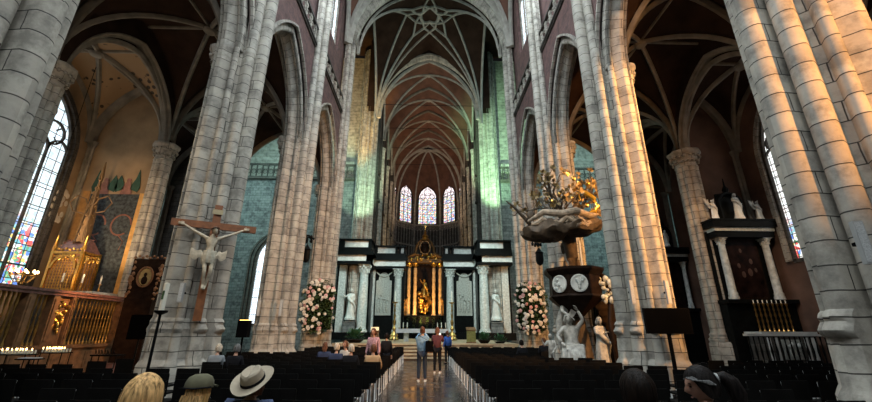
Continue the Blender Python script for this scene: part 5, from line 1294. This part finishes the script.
# stair of the pulpit
m = MB()
for i in range(11):
    a = -.5 + i*.12; m.box(1.35+.12*i*.4, .9-.13*i, 3.0-.27*i, .85, .32, .06); m.box(1.35+.12*i*.4, .9-.13*i-.0, 1.5-.135*i, .75, .26, 3.0-.27*i)
m.build('stair', M['darkwood'], t, smooth=False)
m = MB(); m.tube([(.98, .3, 3.9), (1.12, -.1, 3.7), (1.2, -.35, 3.2), (1.05, -.6, 2.5), (.85, -.85, 1.9), (.82, -.95, 1.2), (.88, -1.0, .2)], [.09, .1, .1, .09, .09, .08, .08], 10); m.build('curved_handrail', M['darkwood'], t)
m = MB(); cluster(m, .98, -.5, 3.05, .22, .2, .65, 34, .05, .12, 15); m.build('marble_foliage_panel', M['marbleg'], t)
m = MB(); m.box(.35, -.15, 4.55, .07, .07, 1.1); m.build('white_tube', M['greyp'], t, smooth=False)

# ------------------------------------------------------------------ wall speakers, screens, lanterns, stands
def speaker(x, y, z, h, label, rz=0):
    t = thing('column_loudspeaker', label, 'loudspeaker', (x, y, z), rz, 'slim white column loudspeakers'); MB().box(0, 0, h/2, .11, .08, h).build('housing', M['greyp'], t, smooth=False); MB().box(0, -.042, h/2, .085, .006, h*.92).build('grille', plain('speaker_grille', (.5, .5, .49), .8, scale=60), t, smooth=False); MB().box(0, .1, h/2, .04, .14, .05).build('bracket', M['black'], t)
speaker(-6.42, 10.42, 2.25, .50, 'slim white loudspeaker beside the crucifix foot', .0)
speaker(-7.05, 16.88, 2.15, .68, 'left one of two slim white loudspeakers on the pier behind the crucifix'); speaker(-6.12, 16.86, 2.15, .68, 'right one of two slim white loudspeakers on the pier behind the crucifix')
speaker(5.82, 10.95, 2.32, .66, 'slim white loudspeaker on the left face of the orange-lit pier'); speaker(6.85, 10.95, 2.32, .66, 'slim white loudspeaker above the dark wide screen')
speaker(5.83, 4.88, 2.42, .58, 'slim white loudspeaker on the nearest right pier', -.3)
t = thing('display_screen', 'wide dark screen on a black stand in front of the right pier', 'screen', (6.45, 10.55, 0))
MB().box(0, 0, 1.86, 1.24, .07, .66).build('housing', M['black'], t, smooth=False); MB().box(0, -.037, 1.86, 1.19, .006, .61).build('panel', M['screen'], t, smooth=False); MB().box(0, .05, .85, .07, .07, 1.6).build('pole', M['black'], t); MB().box(0, .05, .02, .8, .5, .04).build('foot', M['black'], t)
for s_, y, x, nm in ((-1, 18.95, -5.98, 'left'), (1, 19.2, 5.73, 'right')):
    t = thing('hanging_lantern', 'dark hanging lantern on a bracket beside the %s pier' % nm, 'lantern', (x, y, 4.75), 0, 'dark hanging lanterns')
    m = MB().lathe([(.04, .0), (.15, .08), (.2, .25), (.19, .6), (.22, .66), (.1, .8), (.03, .9)], 0, 0, 0, 8); m.build('body', M['iron'], t, ang=20); MB().box(-s_*-.35, -.1, 1.35, .9, .05, .06).tube([(0, 0, .88), (0, 0, 1.35)], .015, 5).build('bracket', M['iron'], t)
    m = MB(); cluster(m, 0, 0, 1.15, .3, .12, .22, 16, .04, .09, 3); m.build('scroll_ornament', M['iron'], t)
t = thing('candle_stand', 'tall black stand with a thick white candle before the left crucifix pier', 'candle stand', (-6.2, 9.45, 0))
MB().lathe([(.22, 0), (.2, .03), (.035, .06), (.03, 1.9), (.14, 1.96), (.15, 2.0)], 0, 0, 0, 12).build('stand', M['iron'], t); MB().lathe([(.062, 2.0), (.06, 2.62), (.01, 2.64)], 0, 0, 0, 12).build('wax', M['wax'], t)
m = MB(); m.box(0, -.062, 2.35, .05, .006, .2); m.build('painted_emblem', M['leaf'], t)
t = thing('uplighter', 'small black uplighter box with an orange glow in the left aisle', 'lamp', (-5.85, 13.1, 0)); MB().box(0, 0, 1.62, .34, .26, .52).box(0, 0, .7, .05, .05, 1.35).box(0, 0, .02, .35, .3, .04).build('housing', M['black'], t, smooth=False); MB().box(0, 0, 1.885, .26, .18, .012).build('lens', M['ember'], t, smooth=False)
# black equipment at the left chapel
t = thing('black_monitor', 'black monitor on a stand below the dark oval portrait', 'monitor', (-10.45, 15.0, 0)); MB().box(0, 0, 1.68, .78, .1, .86).build('screen', M['screen'], t, smooth=False); MB().tube([(0, .05, 1.3), (0, .05, .05)], .03, 8).box(0, .05, .03, .6, .5, .05).build('stand', M['iron'], t)
t = thing('cable_trolley', 'dark trolley with hanging cables under the black monitor', 'trolley', (-10.9, 14.4, 0))
m = MB().box(0, 0, .75, .9, .4, .05); 
for x in (-.4, .4):
    for y in (-.15, .15): m.tube([(x, y, .75), (x, y, .05)], .018, 6)
m.build('frame', M['iron'], t); m = MB()
for k in range(7): m.tube([(-.35+.1*k, -.1, .8), (-.3+.1*k, -.2, .95+.04*sin(k*3)), (-.25+.1*k, -.15, .78)], .012, 5)
m.build('cables', M['iron'], t); MB().box(.1, 0, .3, .5, .34, .4).build('box', M['marbler'], t, smooth=False)

# ------------------------------------------------------------------ left chapel: marble rail with brass balusters
t = thing('chapel_screen', 'chapel screen of brass balusters under a long red marble rail, left side', 'chapel screen', (-13.15, 0, 0))
Y0, Y1 = 11.6, 17.4
m = MB().box(0, (Y0+Y1)/2, 2.76, .34, Y1-Y0, .10).box(0, (Y0+Y1)/2, 2.86, .44, Y1-Y0, .09); m.build('rail', M['marbler'], t, smooth=False)
m = MB().box(0, (Y0+Y1)/2, .5, .22, Y1-Y0, .9).box(0, (Y0+Y1)/2, 1.0, .36, Y1-Y0, .12); m.build('panelled_base', M['wood'], t, smooth=False)
for i in range(8):
    y = Y0+.4+i*.72; MB().box(.125, y, .5, .03, .55, .62).box(.14, y, .5, .03, .4, .45).build('base_panel', M['wood'], t, smooth=False)
for y in (13.3, 14.2, 14.9, 17.3):
    m = MB().box(0, y, 1.9, .3, .26 if y != 14.9 else .12, 1.7).box(.17, y, 1.9, .03, .16 if y != 14.9 else .05, 1.4); m.build('pilaster', M['wood'], t, smooth=False)
m = MB().box(.0, 14.5, 1.9, .1, .62, 1.65); m.build('carved_panel', M['wood'], t, smooth=False)
m = MB(); cluster(m, .08, 14.5, 2.0, .06, .26, .6, 40, .04, .10, 31); m.build('gilded_carving', M['gold'], t)
bal = MB().lathe([(.05, 1.06), (.05, 1.14), (.022, 1.2), (.042, 1.45), (.05, 1.6), (.022, 1.85), (.02, 1.95), (.035, 2.0), (.02, 2.05), (.022, 2.2), (.048, 2.4), (.03, 2.6), (.05, 2.66), (.05, 2.72)], 0, 0, 0, 8)
bf = None; y = Y0+.15
while y < Y1-.1:
    if not any(abs(y-q) < .17 for q in (13.3, 14.2, 14.9, 17.3)) and not (14.2 < y < 14.9):
        if bf is None: o = bf = bal.build('baluster', M['brass'], t)
        else: o = bf.copy(); COL.objects.link(o)
        o.location = (0, y, 0)
    y += .155
# raised chapel floor, altar, tabernacle
MB_ = MB().box(-15.5, 15.6, 1.5, 3.2, .01, .01)
t = thing('chapel_altar', 'stone altar of the left chapel carrying the gilded tabernacle', 'altar', (-15.25, 17.2, 0)); MB().box(0, 0, 1.45, 2.7, 1.2, 2.9).build('block', M['darkstone'], t, smooth=False); MB().box(0, 0, 3.0, 2.9, 1.35, .18).build('mensa', M['marbleg'], t, smooth=False)
t = thing('gilded_tabernacle', 'gilded gothic tabernacle with arched lattice door and tall spire', 'tabernacle', (-15.45, 17.15, 3.1))
MB().box(0, .0, .8, 1.3, .9, 1.6).build('case', M['wood'], t, smooth=False)
m = MB()
for x in (-.62, .62): m.box(x, -.46, .85, .1, .1, 1.7); m.lathe([(.07, 1.7), (.09, 1.76), (.02, 2.35), (.0, 2.4)], x, -.46, 0, 6)
m.box(0, -.46, .05, 1.36, .12, .1); m.box(0, -.47, 1.62, 1.36, .1, .1)
m.sweep([(x, -.5, z+.95) for x, z in arch_pts(.5, 0, .55, 8)], [(-.04, -.04), (.04, -.04), (.04, .04), (-.04, .04)], up=(0, 1, 0))
for i in range(8): x = -.56+.16*i; m.ball(x, -.5, 1.74+.05*(i % 2), .055)
cluster(m, 0, -.49, 1.42, .56, .03, .12, 40, .03, .06, 41)
m.build('front_frame', M['gold'], t)
m = MB()
for i in range(9): m.box(-.46+.115*i, -.465, .6, .018, .02, 1.1 + (.35 if 2 < i < 6 else .1))
for i in range(11): m.box(0, -.465, .12+.125*i, 1.0, .02, .016)
m.build('lattice_door', M['gold'], t)
m = MB()
for yy in (-.42, .42): m.box(.66, yy, .85, .08, .08, 1.7)
for i in range(5): m.box(.67, -.3+.15*i, .8, .03, .03, 1.5)
m.box(.67, 0, 1.62, .06, .9, .1); cluster(m, .68, 0, 1.4, .03, .36, .15, 26, .03, .06, 43); m.build('side_frame', M['gold'], t)
m = MB().loft([[(-.66, -.46, 1.66), (.66, -.46, 1.66), (.66, .46, 1.66), (-.66, .46, 1.66)], [(-.5, -.1, 2.2), (.5, -.1, 2.2), (.5, .1, 2.2), (-.5, .1, 2.2)]]); 
for i in range(9): m.ball(-.5+.125*i, 0, 2.26, .045)
for sg in (1, -1):
    for i in range(5): m.ball(sg*(.66-.04*i), -.46+.09*i, 1.72+.13*i, .045)
m.build('steep_roof', M['marbler'], t, smooth=False)
m = MB()
for k in range(4):
    a = PI/4+k*PI/2; m.tube([(.24*cos(a), .24*sin(a), 2.0), (.2*cos(a), .2*sin(a), 3.3), (.06*cos(a), .06*sin(a), 4.6)], .035, 6)
m.lathe([(.3, 2.15), (.26, 2.3), (.17, 3.4), (.2, 3.45), (.12, 3.55), (.05, 5.2), (.1, 5.3), (.02, 6.1)], 0, 0, 0, 6)
for k in range(7):
    for q in range(4): a = q*PI/2; rr = .26-.035*k; m.ball(rr*cos(a), rr*sin(a), 2.5+.45*k, .05, .05, .07)
for sg in (-1, 1): m.tube([(sg*.25, -.1, 3.5), (sg*.7, -.12, 3.6), (sg*.95, -.12, 4.0), (sg*.7, -.12, 4.35), (sg*.3, -.1, 4.2), (sg*.15, -.1, 3.9)], .03, 6)
m.build('spire', plain('dull_gilt_wood', (.24, .14, .06), .5, .4), t)
for i, (x, y) in enumerate(((-15.15, 16.5), (-14.55, 16.75), (-14.15, 17.2))):
    c = thing('altar_candlestick', 'brass candlestick with white candle on the left chapel altar, %s from the left' % ORD[i], 'candlestick', (x, y, 3.09), 0, 'candlesticks on the left chapel altar')
    MB().lathe([(.1, 0), (.1, .02), (.03, .06), (.045, .14), (.02, .2), (.02, .3), (.075, .33), (.075, .35)], 0, 0, 0, 12).build('stick', M['brass'], c); MB().lathe([(.035, .34), (.033, .72 if i < 2 else .62), (.006, .74)], 0, 0, 0, 10).build('wax', M['wax'], c)
# painted wall
t = thing('wall_painting', 'dark wall painting with scrolls and two winged angels above it', 'painting', (0, 17.93, 0))
MB().box(-15.15, 0, 5.5, 2.5, .02, 4.7).build('dark_field', plain('dark_teal_brocade', (.045, .052, .055), .9, scale=7, var=.8), t, smooth=False)
MB().box(-13.92, 0, 5.2, .26, .03, 5.4).build('gold_border', plain('ochre_border', (.58, .32, .09), .7), t, smooth=False)
MB().box(-16.62, 0, 5.2, .34, .03, 5.6).build('ochre_border', plain('ochre_border', (.45, .22, .06), .7), t, smooth=False)
m = MB()
for cx in (-15.75, -14.55):
    m.sweep([(cx+.46*cos(a), -.02, 6.3+.5*sin(a)) for a in [2*PI*i/22*.85 for i in range(23)]], [(-.035, -.006), (.035, -.006), (.035, .006), (-.035, .006)], up=(0, 1, 0)); m.tube([(cx, -.02, 5.8), (cx+.3, -.02, 5.5), (cx+.2, -.02, 5.1)], .02, 5)
m.build('painted_scrolls', plain('faded_red_paint', (.22, .09, .06), .9), t)
for cx, nm in ((-15.85, 'l'), (-14.75, 'r')):
    m = MB()
    def flat(pts, yy): m.loft([[(cx+x, -.012-yy, 7.85+z) for x, z in pts], [(cx+x, -.022-yy, 7.85+z) for x, z in pts]])
    flat([(-.28, 0), (.28, 0), (.2, .35), (.12, .62), (-.12, .62), (-.22, .35)], 0)
    flat([(.11*cos(a), .72+.12*sin(a)) for a in [2*PI*i/10 for i in range(10)]], .004)
    m.build('painted_angel', plain('painted_robe', (.28, .13, .10), .9), t)
    for sg in (-1, 1):
        m = MB(); m.loft([[(cx+sg*x, -.012-q, 7.85+z) for x, z in ((.14, .25), (.3, .2), (.52, .1), (.62, .35), (.55, .7), (.42, 1.0 if sg*(-1 if nm == 'l' else 1) < 0 else 1.3), (.32, .8), (.2, .55))] for q in (0, .01)]); m.build('painted_wing', plain('dark_green_wing', (.03, .075, .05), .9), t)
# leaf ornament on the plaster (fragment of old paint)
m = MB(); q = random.Random(5)
for _ in range(26): x, z = q.uniform(-.35, .35), q.uniform(-.8, .8); m.ball(x*(1-abs(z)*.5), 0, z, .1, .012, .14, 7, 5)
o = m.build('paint_fragment', plain('pale_paint', (.50, .44, .36), .9), loc=(-17.14, 17.35, 7.0), rz=PI/2); tag(o, 'pale leaf-shaped paint fragment on the wall right of the left stained window', 'painting')
# dark carved board with an oval portrait
t = thing('carved_portrait_board', 'dark carved board with an oval portrait in front of the slender left pier', 'board', (-12.15, 17.0, 0), .08)
m = MB().box(0, .05, 3.65, 1.25, .1, 1.75).box(0, .05, 1.4, 1.1, .3, 2.8); m.build('board', M['darkwood'], t, smooth=False)
m = MB()
for i in range(9): m.ball(-.6+.15*i, .02, 4.58+.07*(i % 2), .06)
cluster(m, -.55, 0, 3.6, .07, .04, .85, 24, .04, .08, 51); cluster(m, .55, 0, 3.6, .07, .04, .85, 24, .04, .08, 52); m.sweep([(.3*cos(a), -.03, 3.75+.42*sin(a)) for a in [2*PI*i/24 for i in range(25)]], [(-.03, -.03), (.03, -.03), (.03, .03), (-.03, .03)], up=(0, 1, 0)); m.build('carved_frame', M['wood'], t)
MB().lathe([(.25, 0), (.25, .02)], 0, 0, 0, 24, M=Matrix.Translation((0, -.0, 3.75)) @ Matrix.Rotation(PI/2, 4, 'X'), sy=1.45).build('oval_picture', plain('gold_ground', (.34, .26, .11), .6, scale=9), t)
m = MB(); m.ball(0, -.03, 3.85, .07, .02, .09); m.ball(0, -.03, 3.6, .13, .02, .18); m.build('painted_bust', M['darkwood'], t)
# chandelier
t = thing('chandelier', 'brass ring chandelier with glowing bulbs beside the left stained window', 'chandelier', (-15.7, 15.4, 3.5))
m = MB().tube([(.38*cos(a), .38*sin(a), .1) for a in [2*PI*i/24 for i in range(25)]], .02, 6); m.lathe([(.03, -.35), (.09, -.25), (.03, -.1), (.05, .1), (.02, .3)], 0, 0, 0, 10)
for i in range(9): a = 2*PI*i/9; m.tube([(0, 0, -.15), (.2*cos(a), .2*sin(a), -.2), (.38*cos(a), .38*sin(a), .05), (.38*cos(a), .38*sin(a), .14)], .013, 5); m.lathe([(.04, .13), (.05, .16)], .38*cos(a), .38*sin(a), 0, 8)
m.build('frame', M['brass'], t); MB().tube([(0, 0, .3), (0, 0, 9.8)], .012, 5).build('chain', M['iron'], t)
bl = None
for i in range(9):
    a = 2*PI*i/9
    if bl is None: o = bl = MB().ball(0, 0, 0, .036, .036, .06, 8, 6).build('bulb', M['flame'], t)
    else: o = bl.copy(); COL.objects.link(o)
    o.location = (.38*cos(a), .38*sin(a), .22)
# votive candle racks
def rack(x, y, w, label, n=11, z=.92):
    t = thing('votive_candle_rack', label, 'candle rack', (x, y, 0), 0, 'votive candle racks')
    m = MB().box(0, 0, z-.02, w, .38, .03)
    for sx in (-1, 1):
        for sy in (-1, 1): m.tube([(sx*w*.45, sy*.15, z), (sx*w*.45, sy*.15, 0)], .014, 6)
    m.build('rack', M['iron'], t); q = random.Random(int(x*10)); c0 = f0 = None
    for i in range(n):
        for j in range(3):
            xx, yy = -w*.44+w*.88*i/(n-1), -.12+.12*j
            if c0 is None: c = c0 = MB().lathe([(.022, 0), (.022, .09), (.004, .095)], 0, 0, 0, 8).build('candle', M['wax'], t); f = f0 = MB().lathe([(.003, .095), (.010, .115), (.002, .15)], 0, 0, 0, 6).build('flame', M['flame'], c)
            else:
                c = c0.copy(); COL.objects.link(c)
                if q.random() < .6: f = f0.copy(); COL.objects.link(f); f.parent = c
            c.location = (xx, yy, z)
rack(-11.55, 11.9, .9, 'rack of small lit white candles below the left chapel screen', 10)
rack(-11.35, 12.9, .7, 'second rack of small candles right of the papers table at left', 8)
rack(-7.7, 14.6, .6, 'candle rack with small orange flames right of the crucifix pier', 6, 1.05)
t = thing('leaflet_table', 'small table with glossy white papers at the left chapel screen', 'table', (-10.85, 11.6, 0)); MB().box(0, 0, .80, .5, .34, .03).tube([(0, 0, .8), (0, 0, .02)], .02, 6).box(0, 0, .015, .4, .3, .03).build('table', M['iron'], t); MB().box(0, 0, .83, .42, .26, .02, rz=.1).build('papers', M['linen'], t, smooth=False)
t = thing('notice_board', 'white notice on a slanted stand beside the orange candle flames', 'notice', (-7.55, 13.9, 0)); MB().tube([(0, 0, 1.0), (0, 0, .02)], .018, 6).box(0, 0, .015, .4, .3, .03).build('stand', M['iron'], t); MB().box(0, 0, 0, .36, .02, .5, M=Matrix.Translation((0, 0, 1.1)) @ Matrix.Rotation(-.6, 4, 'X')).build('sheet', M['linen'], t, smooth=False)

# ------------------------------------------------------------------ right chapels: marble altarpieces
def altarpiece(x, y, k, label, detail=True):
    t = thing('marble_altarpiece', label, 'altar', (x, y, 0), 0, 'black marble altarpieces of the right chapels'); t.scale = (k, 1, 1)
    MB().box(0, .1, 1.4, 3.3, .7, 2.8).box(0, .0, 2.88, 3.4, .9, .16).build('base', M['marbleb'], t, smooth=False)
    MB().box(0, .25, 4.5, 3.2, .3, 3.2).build('back', M['marbleb'], t, smooth=False)
    for sx in (-1, 1): corinth(t, sx*1.12, -.12, 2.96, 5.75, .165, M['marbleg'], M['marbleg'], n=14)
    MB().box(0, 0, 5.9, 3.0, .75, .28).build('architrave', M['marbleb'], t, smooth=False); MB().box(0, -.02, 6.13, 3.05, .8, .18).build('frieze', M['relief'], t, smooth=False)
    m = MB().box(0, -.05, 6.38, 3.25, .95, .30).box(0, -.05, 6.56, 3.35, 1.0, .08)
    for i in range(24): m.box(-1.5+.13*i, -.5, 6.27, .06, .06, .06)
    m.build('cornice', M['marbleb'], t, smooth=False)
    MB().box(0, .08, 4.4, 1.66, .06, 2.8).build('picture_frame', M['darkwood'], t, smooth=False); pc = MB().box(0, .045, 4.4, 1.45, .02, 2.6).build('picture', plain('dark_oil_painting', (.012, .006, .005), .4, scale=2.5, var=.9), t, smooth=False)
    if detail:
        for (a, b, c) in ((-.35, 4.5, .08), (.3, 4.7, .09), (.15, 4.2, .12), (-.1, 5.2, .07), (.45, 4.3, .07), (-.2, 4.1, .1)): MB().ball(a, .03, b, c, .006, c*1.5, 8, 6).build('painted_figure', plain('dim_flesh_paint', (.06, .028, .018), .5), pc)
    m = MB(); m.sweep([(x_, .1, z_) for x_, z_ in [(-.55, 6.6), (-.6, 7.5)] + [(.6*cos(a), 7.5+.55*sin(a)) for a in [PI-PI*i/10 for i in range(11)]] + [(.55, 6.6)]], scl(RP, .7), up=(0, 1, 0)); m.box(0, .2, 7.3, 1.1, .1, 1.5); m.lathe([(.1, 0), (.16, .2), (.05, .4), (.02, .8)], 0, .1, 8.05, 8); m.build('niche', M['marbleb'], t)
    return t
altarpiece(14.7, 17.25, .93, 'black marble altarpiece with white columns and a dark painting, nearest in the right chapel')
for dx, h, nm, wg, zz in ((-1.05, .95, 'left angel statue on top of the nearest right altarpiece', True, 6.68), (.12, 1.25, 'central white statue on top of the nearest right altarpiece', False, 6.72), (1.12, .9, 'right angel statue on top of the nearest right altarpiece', True, 6.68)):
    statue('altar_statue', nm, 'statue', (14.72+dx, 17.1, zz), PI, h, M['marblew'], 21+int(dx*3), wings=wg, group='statues on the right altarpiece', mods=dict(elR=(.4, .1, 1.35), wrR=(.5, .2, 1.6)) if wg else None)
altarpiece(15.3, 23.6, .6, 'black marble altarpiece glimpsed farther back right of the orange pier', False)
statue('altar_statue', 'small white statue seen above the farther right altarpiece', 'statue', (15.1, 23.3, 6.75), PI, 1.0, M['marblew'], 33)
for i in range(8):
    x = 13.95+.2*i; c = thing('brass_candlestick', 'turned brass candlestick on the right altar, %s from the left' % ORD[i], 'candlestick', (x, 16.5, 1.62), 0, 'brass candlesticks on the right altar')
    MB().lathe([(.07, 0), (.07, .02), (.02, .1), (.045, .18), (.018, .3), (.04, .42), (.018, .55), (.045, .66), (.018, .8), (.04, .9), (.018, 1.0), (.06, 1.12), (.06, 1.15)], 0, 0, 0, 8).build('stick', M['brass'], c)
    MB().lathe([(.02, 1.15), (.018, 1.28), (.003, 1.29)], 0, 0, 0, 8).build('wax', M['wax'], c)
t = thing('side_altar_table', 'stone side altar with a pale carved front panel in the right chapel', 'altar', (14.65, 16.4, 0)); MB().box(0, 0, .76, 2.2, .8, 1.5).build('block', M['darkstone'], t, smooth=False); MB().box(0, 0, 1.55, 2.3, .9, .14).build('mensa', M['marblew'], t, smooth=False)
for x in (-.9, -.62, .62, .9): MB().box(x, -.42, .75, .12, .06, 1.3).build('pilaster', M['marblew'], t, smooth=False)
m = MB().box(0, -.42, .95, .8, .05, .75); m.build('front_panel', M['relief'], t, smooth=False); m = MB(); cluster(m, 0, -.45, .95, .3, .01, .28, 18, .03, .06, 61); m.build('panel_carving', M['marblew'], t)
t = thing('altar_rail', 'low dark iron rail with marble coping before the right altar', 'rail', (14.4, 15.2, 0))
m = MB().box(0, 0, 1.50, 4.4, .22, .08); m.build('coping', M['marblew'], t, smooth=False)
bb = MB().lathe([(.035, 0), (.05, .3), (.02, .6), (.045, .9), (.02, 1.2), (.03, 1.46)], 0, 0, 0, 6); b0 = None
for i in range(22):
    if b0 is None: o = b0 = bb.build('baluster', M['iron'], t)
    else: o = b0.copy(); COL.objects.link(o)
    o.location = (-2.1+.2*i, 0, 0)
t = thing('wall_niche', 'arched niche in the dark red wall left of the nearest right pier', 'niche', (16.2, 14.2, 0)); m = MB(); m.sweep([(0, -.75, .6)] + [(0, y, z) for y, z in arch_pts(.75, 2.2, .85, 10)] + [(0, .75, .6)], [(-.07, -.08), (.07, -.08), (.07, .08), (-.07, .08)], up=(1, 0, 0)); m.build('arch', M['plasterdark'], t); MB().box(.05, 0, 1.4, .05, 1.4, 1.7).build('recess', M['black'], t, smooth=False)
t = thing('sanctuary_lamp', 'tiny glowing red-orange lamp beside the nearest right pier', 'lamp', (13.1, 12.35, 2.3)); MB().lathe([(.02, -.08), (.05, 0), (.045, .1)], 0, 0, 0, 10).build('glass', M['redlamp'], t); MB().tube([(0, 0, .1), (0, 0, .5), (.2, -.3, .5)], .012, 5).build('bracket', M['iron'], t)
# tie rods of the choir
for y in CY[:4]: tag(MB().tube([(-5.6, y+.2, 25.6), (5.6, y+.2, 25.6)], .03, 6).build('tie_rod', M['iron']), kind='structure')

# ------------------------------------------------------------------ camera
cam = bpy.data.cameras.new('camera'); co = bpy.data.objects.new('camera', cam); COL.objects.link(co); scn.camera = co
cam.sensor_width = 36; cam.lens = 36*382.4/872; cam.clip_end = 200; cam.clip_start = .05
# camera axes from the vanishing points of the nave (426, 332) and of the verticals (441, -915)
n_ = Vector((-10, -131, -382.4)).normalized(); v_ = Vector((5, 1116, -382.4)); v_ = (v_ - v_.dot(n_)*n_).normalized(); x_ = n_.cross(v_)
# rows: world axes in camera space -> matrix whose columns are the camera axes in world space
Rm = Matrix(((x_.x, x_.y, x_.z), (n_.x, n_.y, n_.z), (v_.x, v_.y, v_.z)))
co.matrix_world = Matrix.Translation((0, 0, 1.55)) @ Rm.to_4x4()

# ------------------------------------------------------------------ light
def area(name, loc, tgt, size, power, col, sy=None, spread=180):
    l = bpy.data.lights.new(name, 'AREA'); l.energy = power; l.color = col; l.size = size
    if sy: l.shape = 'RECTANGLE'; l.size_y = sy
    l.spread = math.radians(spread)
    o = bpy.data.objects.new(name, l); COL.objects.link(o); o.location = loc
    o.rotation_euler = (Vector(tgt)-Vector(loc)).to_track_quat('-Z', 'Y').to_euler(); return o
def spot(name, loc, tgt, power, col, ang=60, r=.15, blend=.6):
    l = bpy.data.lights.new(name, 'SPOT'); l.energy = power; l.color = col; l.spot_size = math.radians(ang); l.spot_blend = blend; l.shadow_soft_size = r
    o = bpy.data.objects.new(name, l); COL.objects.link(o); o.location = loc
    o.rotation_euler = (Vector(tgt)-Vector(loc)).to_track_quat('-Z', 'Y').to_euler(); return o
def point(name, loc, power, col, r=.1):
    l = bpy.data.lights.new(name, 'POINT'); l.energy = power; l.color = col; l.shadow_soft_size = r
    o = bpy.data.objects.new(name, l); COL.objects.link(o); o.location = loc; return o
DAY = (.80, .93, 1.0); WARM = (1, .50, .17); AMB = (1, .60, .16); GREEN = (.38, 1, .50)
# daylight through the clerestory windows behind and above the camera, and the west window
for s_ in (-1, 1):
    for yc in (-3.6, 2.5, 8.6, 15.0): area('daylight_clerestory', (s_*6.5, yc, 23.5), (-s_*6.9, yc+1.5, 5), 3, 1650, DAY, 5)
area('daylight_west_window', (0, -6.2, 15), (0, 24, 8), 7, 1350, (.86, .95, 1), 10)
# aisle lamps (warm)
spot('aisle_spot', (11.5, 5.5, 9.0), (7.0, 11.6, 6.5), 9500, WARM, 72)
spot('aisle_spot', (8.7, -2.4, 6.4), (6.8, 5.0, 7.2), 7000, (1, .45, .13), 62)
spot('aisle_spot', (12.0, 12.5, 9.0), (13.2, 17.6, 5.0), 420, WARM, 60)
spot('aisle_spot', (11.0, 12.5, 9.0), (7.2, 17.8, 5.0), 900, WARM, 60)
spot('aisle_spot', (-10.8, 5.5, 8.0), (-7.4, 11.4, 4.0), 900, (1, .78, .52), 70)
spot('aisle_spot', (-10.8, 12.0, 8.0), (-7.4, 17.7, 4.0), 500, (1, .85, .65), 70)
spot('vault_lamp', (-10.4, 9.0, 8.5), (-10.6, 14.5, 15), 110, (1, .75, .5), 130)
spot('vault_lamp', (10.4, 9.0, 8.5), (10.8, 14.5, 15), 130, (1, .66, .4), 130)
spot('chapel_spot', (-14.2, 13.2, 6.8), (-15.0, 17.8, 6.0), 330, (1, .68, .38), 100)
spot('chapel_uplight', (-14.0, 15.5, 3.2), (-15.2, 17.8, 10), 480, (1, .74, .46), 110)
spot('rail_lamp', (-11.8, 14.6, 3.4), (-13.4, 15.6, 1.4), 150, WARM, 110)
spot('altar_spot', (13.6, 13.5, 8.5), (14.7, 17.2, 5.0), 260, (1, .75, .5), 60)
# crossing
spot('step_fill', (0, 19.5, 8), (0, 24.6, .4), 420, (1, .85, .62), 40)  # unseen warm spot added to brighten the altar steps
spot('amber_uplight', (-6.0, 30, 9.8), (-8.9, 37.3, 25), 15000, AMB, 34)
spot('green_uplight', (4.6, 29.5, 9), (7.9, 37.8, 19), 23000, (.5, 1, .55), 40)
spot('green_uplight', (-4.2, 29.5, 9), (-7.3, 37.8, 16), 9000, (.6, 1, .66), 34)
for s_ in (-1, 1):
    area('daylight_transept', (s_*21.5, 31, 16), (s_*8, 34, 8), 7, 1500, (.60, 1, .97), 10)
    area('daylight_transept_wall', (s_*14, 27, 20), (s_*15, 38.4, 13), 3, 520, (.50, .97, .95), 3)
spot('vault_fill', (-4.5, 34.5, 11), (1, 30, 32), 1500, (.95, 1, .85), 100)  # pair of unseen spots added as upward fill for the crossing vault
spot('vault_fill', (4.5, 34.5, 11), (-1, 30, 32), 1500, (.85, 1, .85), 100)
spot('altar_lamp', (AX, 41.5, 2.2), (AX, 46, 6.5), 2600, (1, .58, .2), 85)
for y in (40, 46, 52): spot('choir_uplight', (0, y, 11.0), (0, y+5, 30), 3200, (1, .70, .46), 95)
spot('screen_lamp', (-1.5, 27.5, 14), (-5, 37, 4.5), 4600, (.8, 1, .96), 52)
spot('screen_lamp', (1.5, 27.5, 14), (5, 37, 4.5), 4600, (.8, 1, .96), 52)
spot('flower_spot', (-3, 17.5, 9), (-6.3, 23.5, 3), 420, (1, .95, .85), 30)
spot('flower_spot', (3, 17.5, 9), (6.3, 23.5, 3), 420, (1, .95, .85), 30)
spot('pulpit_spot', (2.5, 9.5, 9), (5.7, 15.2, 3.5), 600, (1, .86, .66), 40)
w = bpy.data.worlds.new('World'); scn.world = w; w.use_nodes = True
w.node_tree.nodes['Background'].inputs[0].default_value = (.5, .5, .5, 1); w.node_tree.nodes['Background'].inputs[1].default_value = .01
scn.view_settings.view_transform = 'Standard'; scn.view_settings.look = 'None'; scn.view_settings.gamma = 1; scn.view_settings.exposure = 0
scn.cycles.use_denoising = True; scn.cycles.max_bounces = 5; scn.cycles.diffuse_bounces = 3; scn.cycles.glossy_bounces = 2; scn.cycles.transmission_bounces = 2
scn.cycles.sample_clamp_indirect = 4
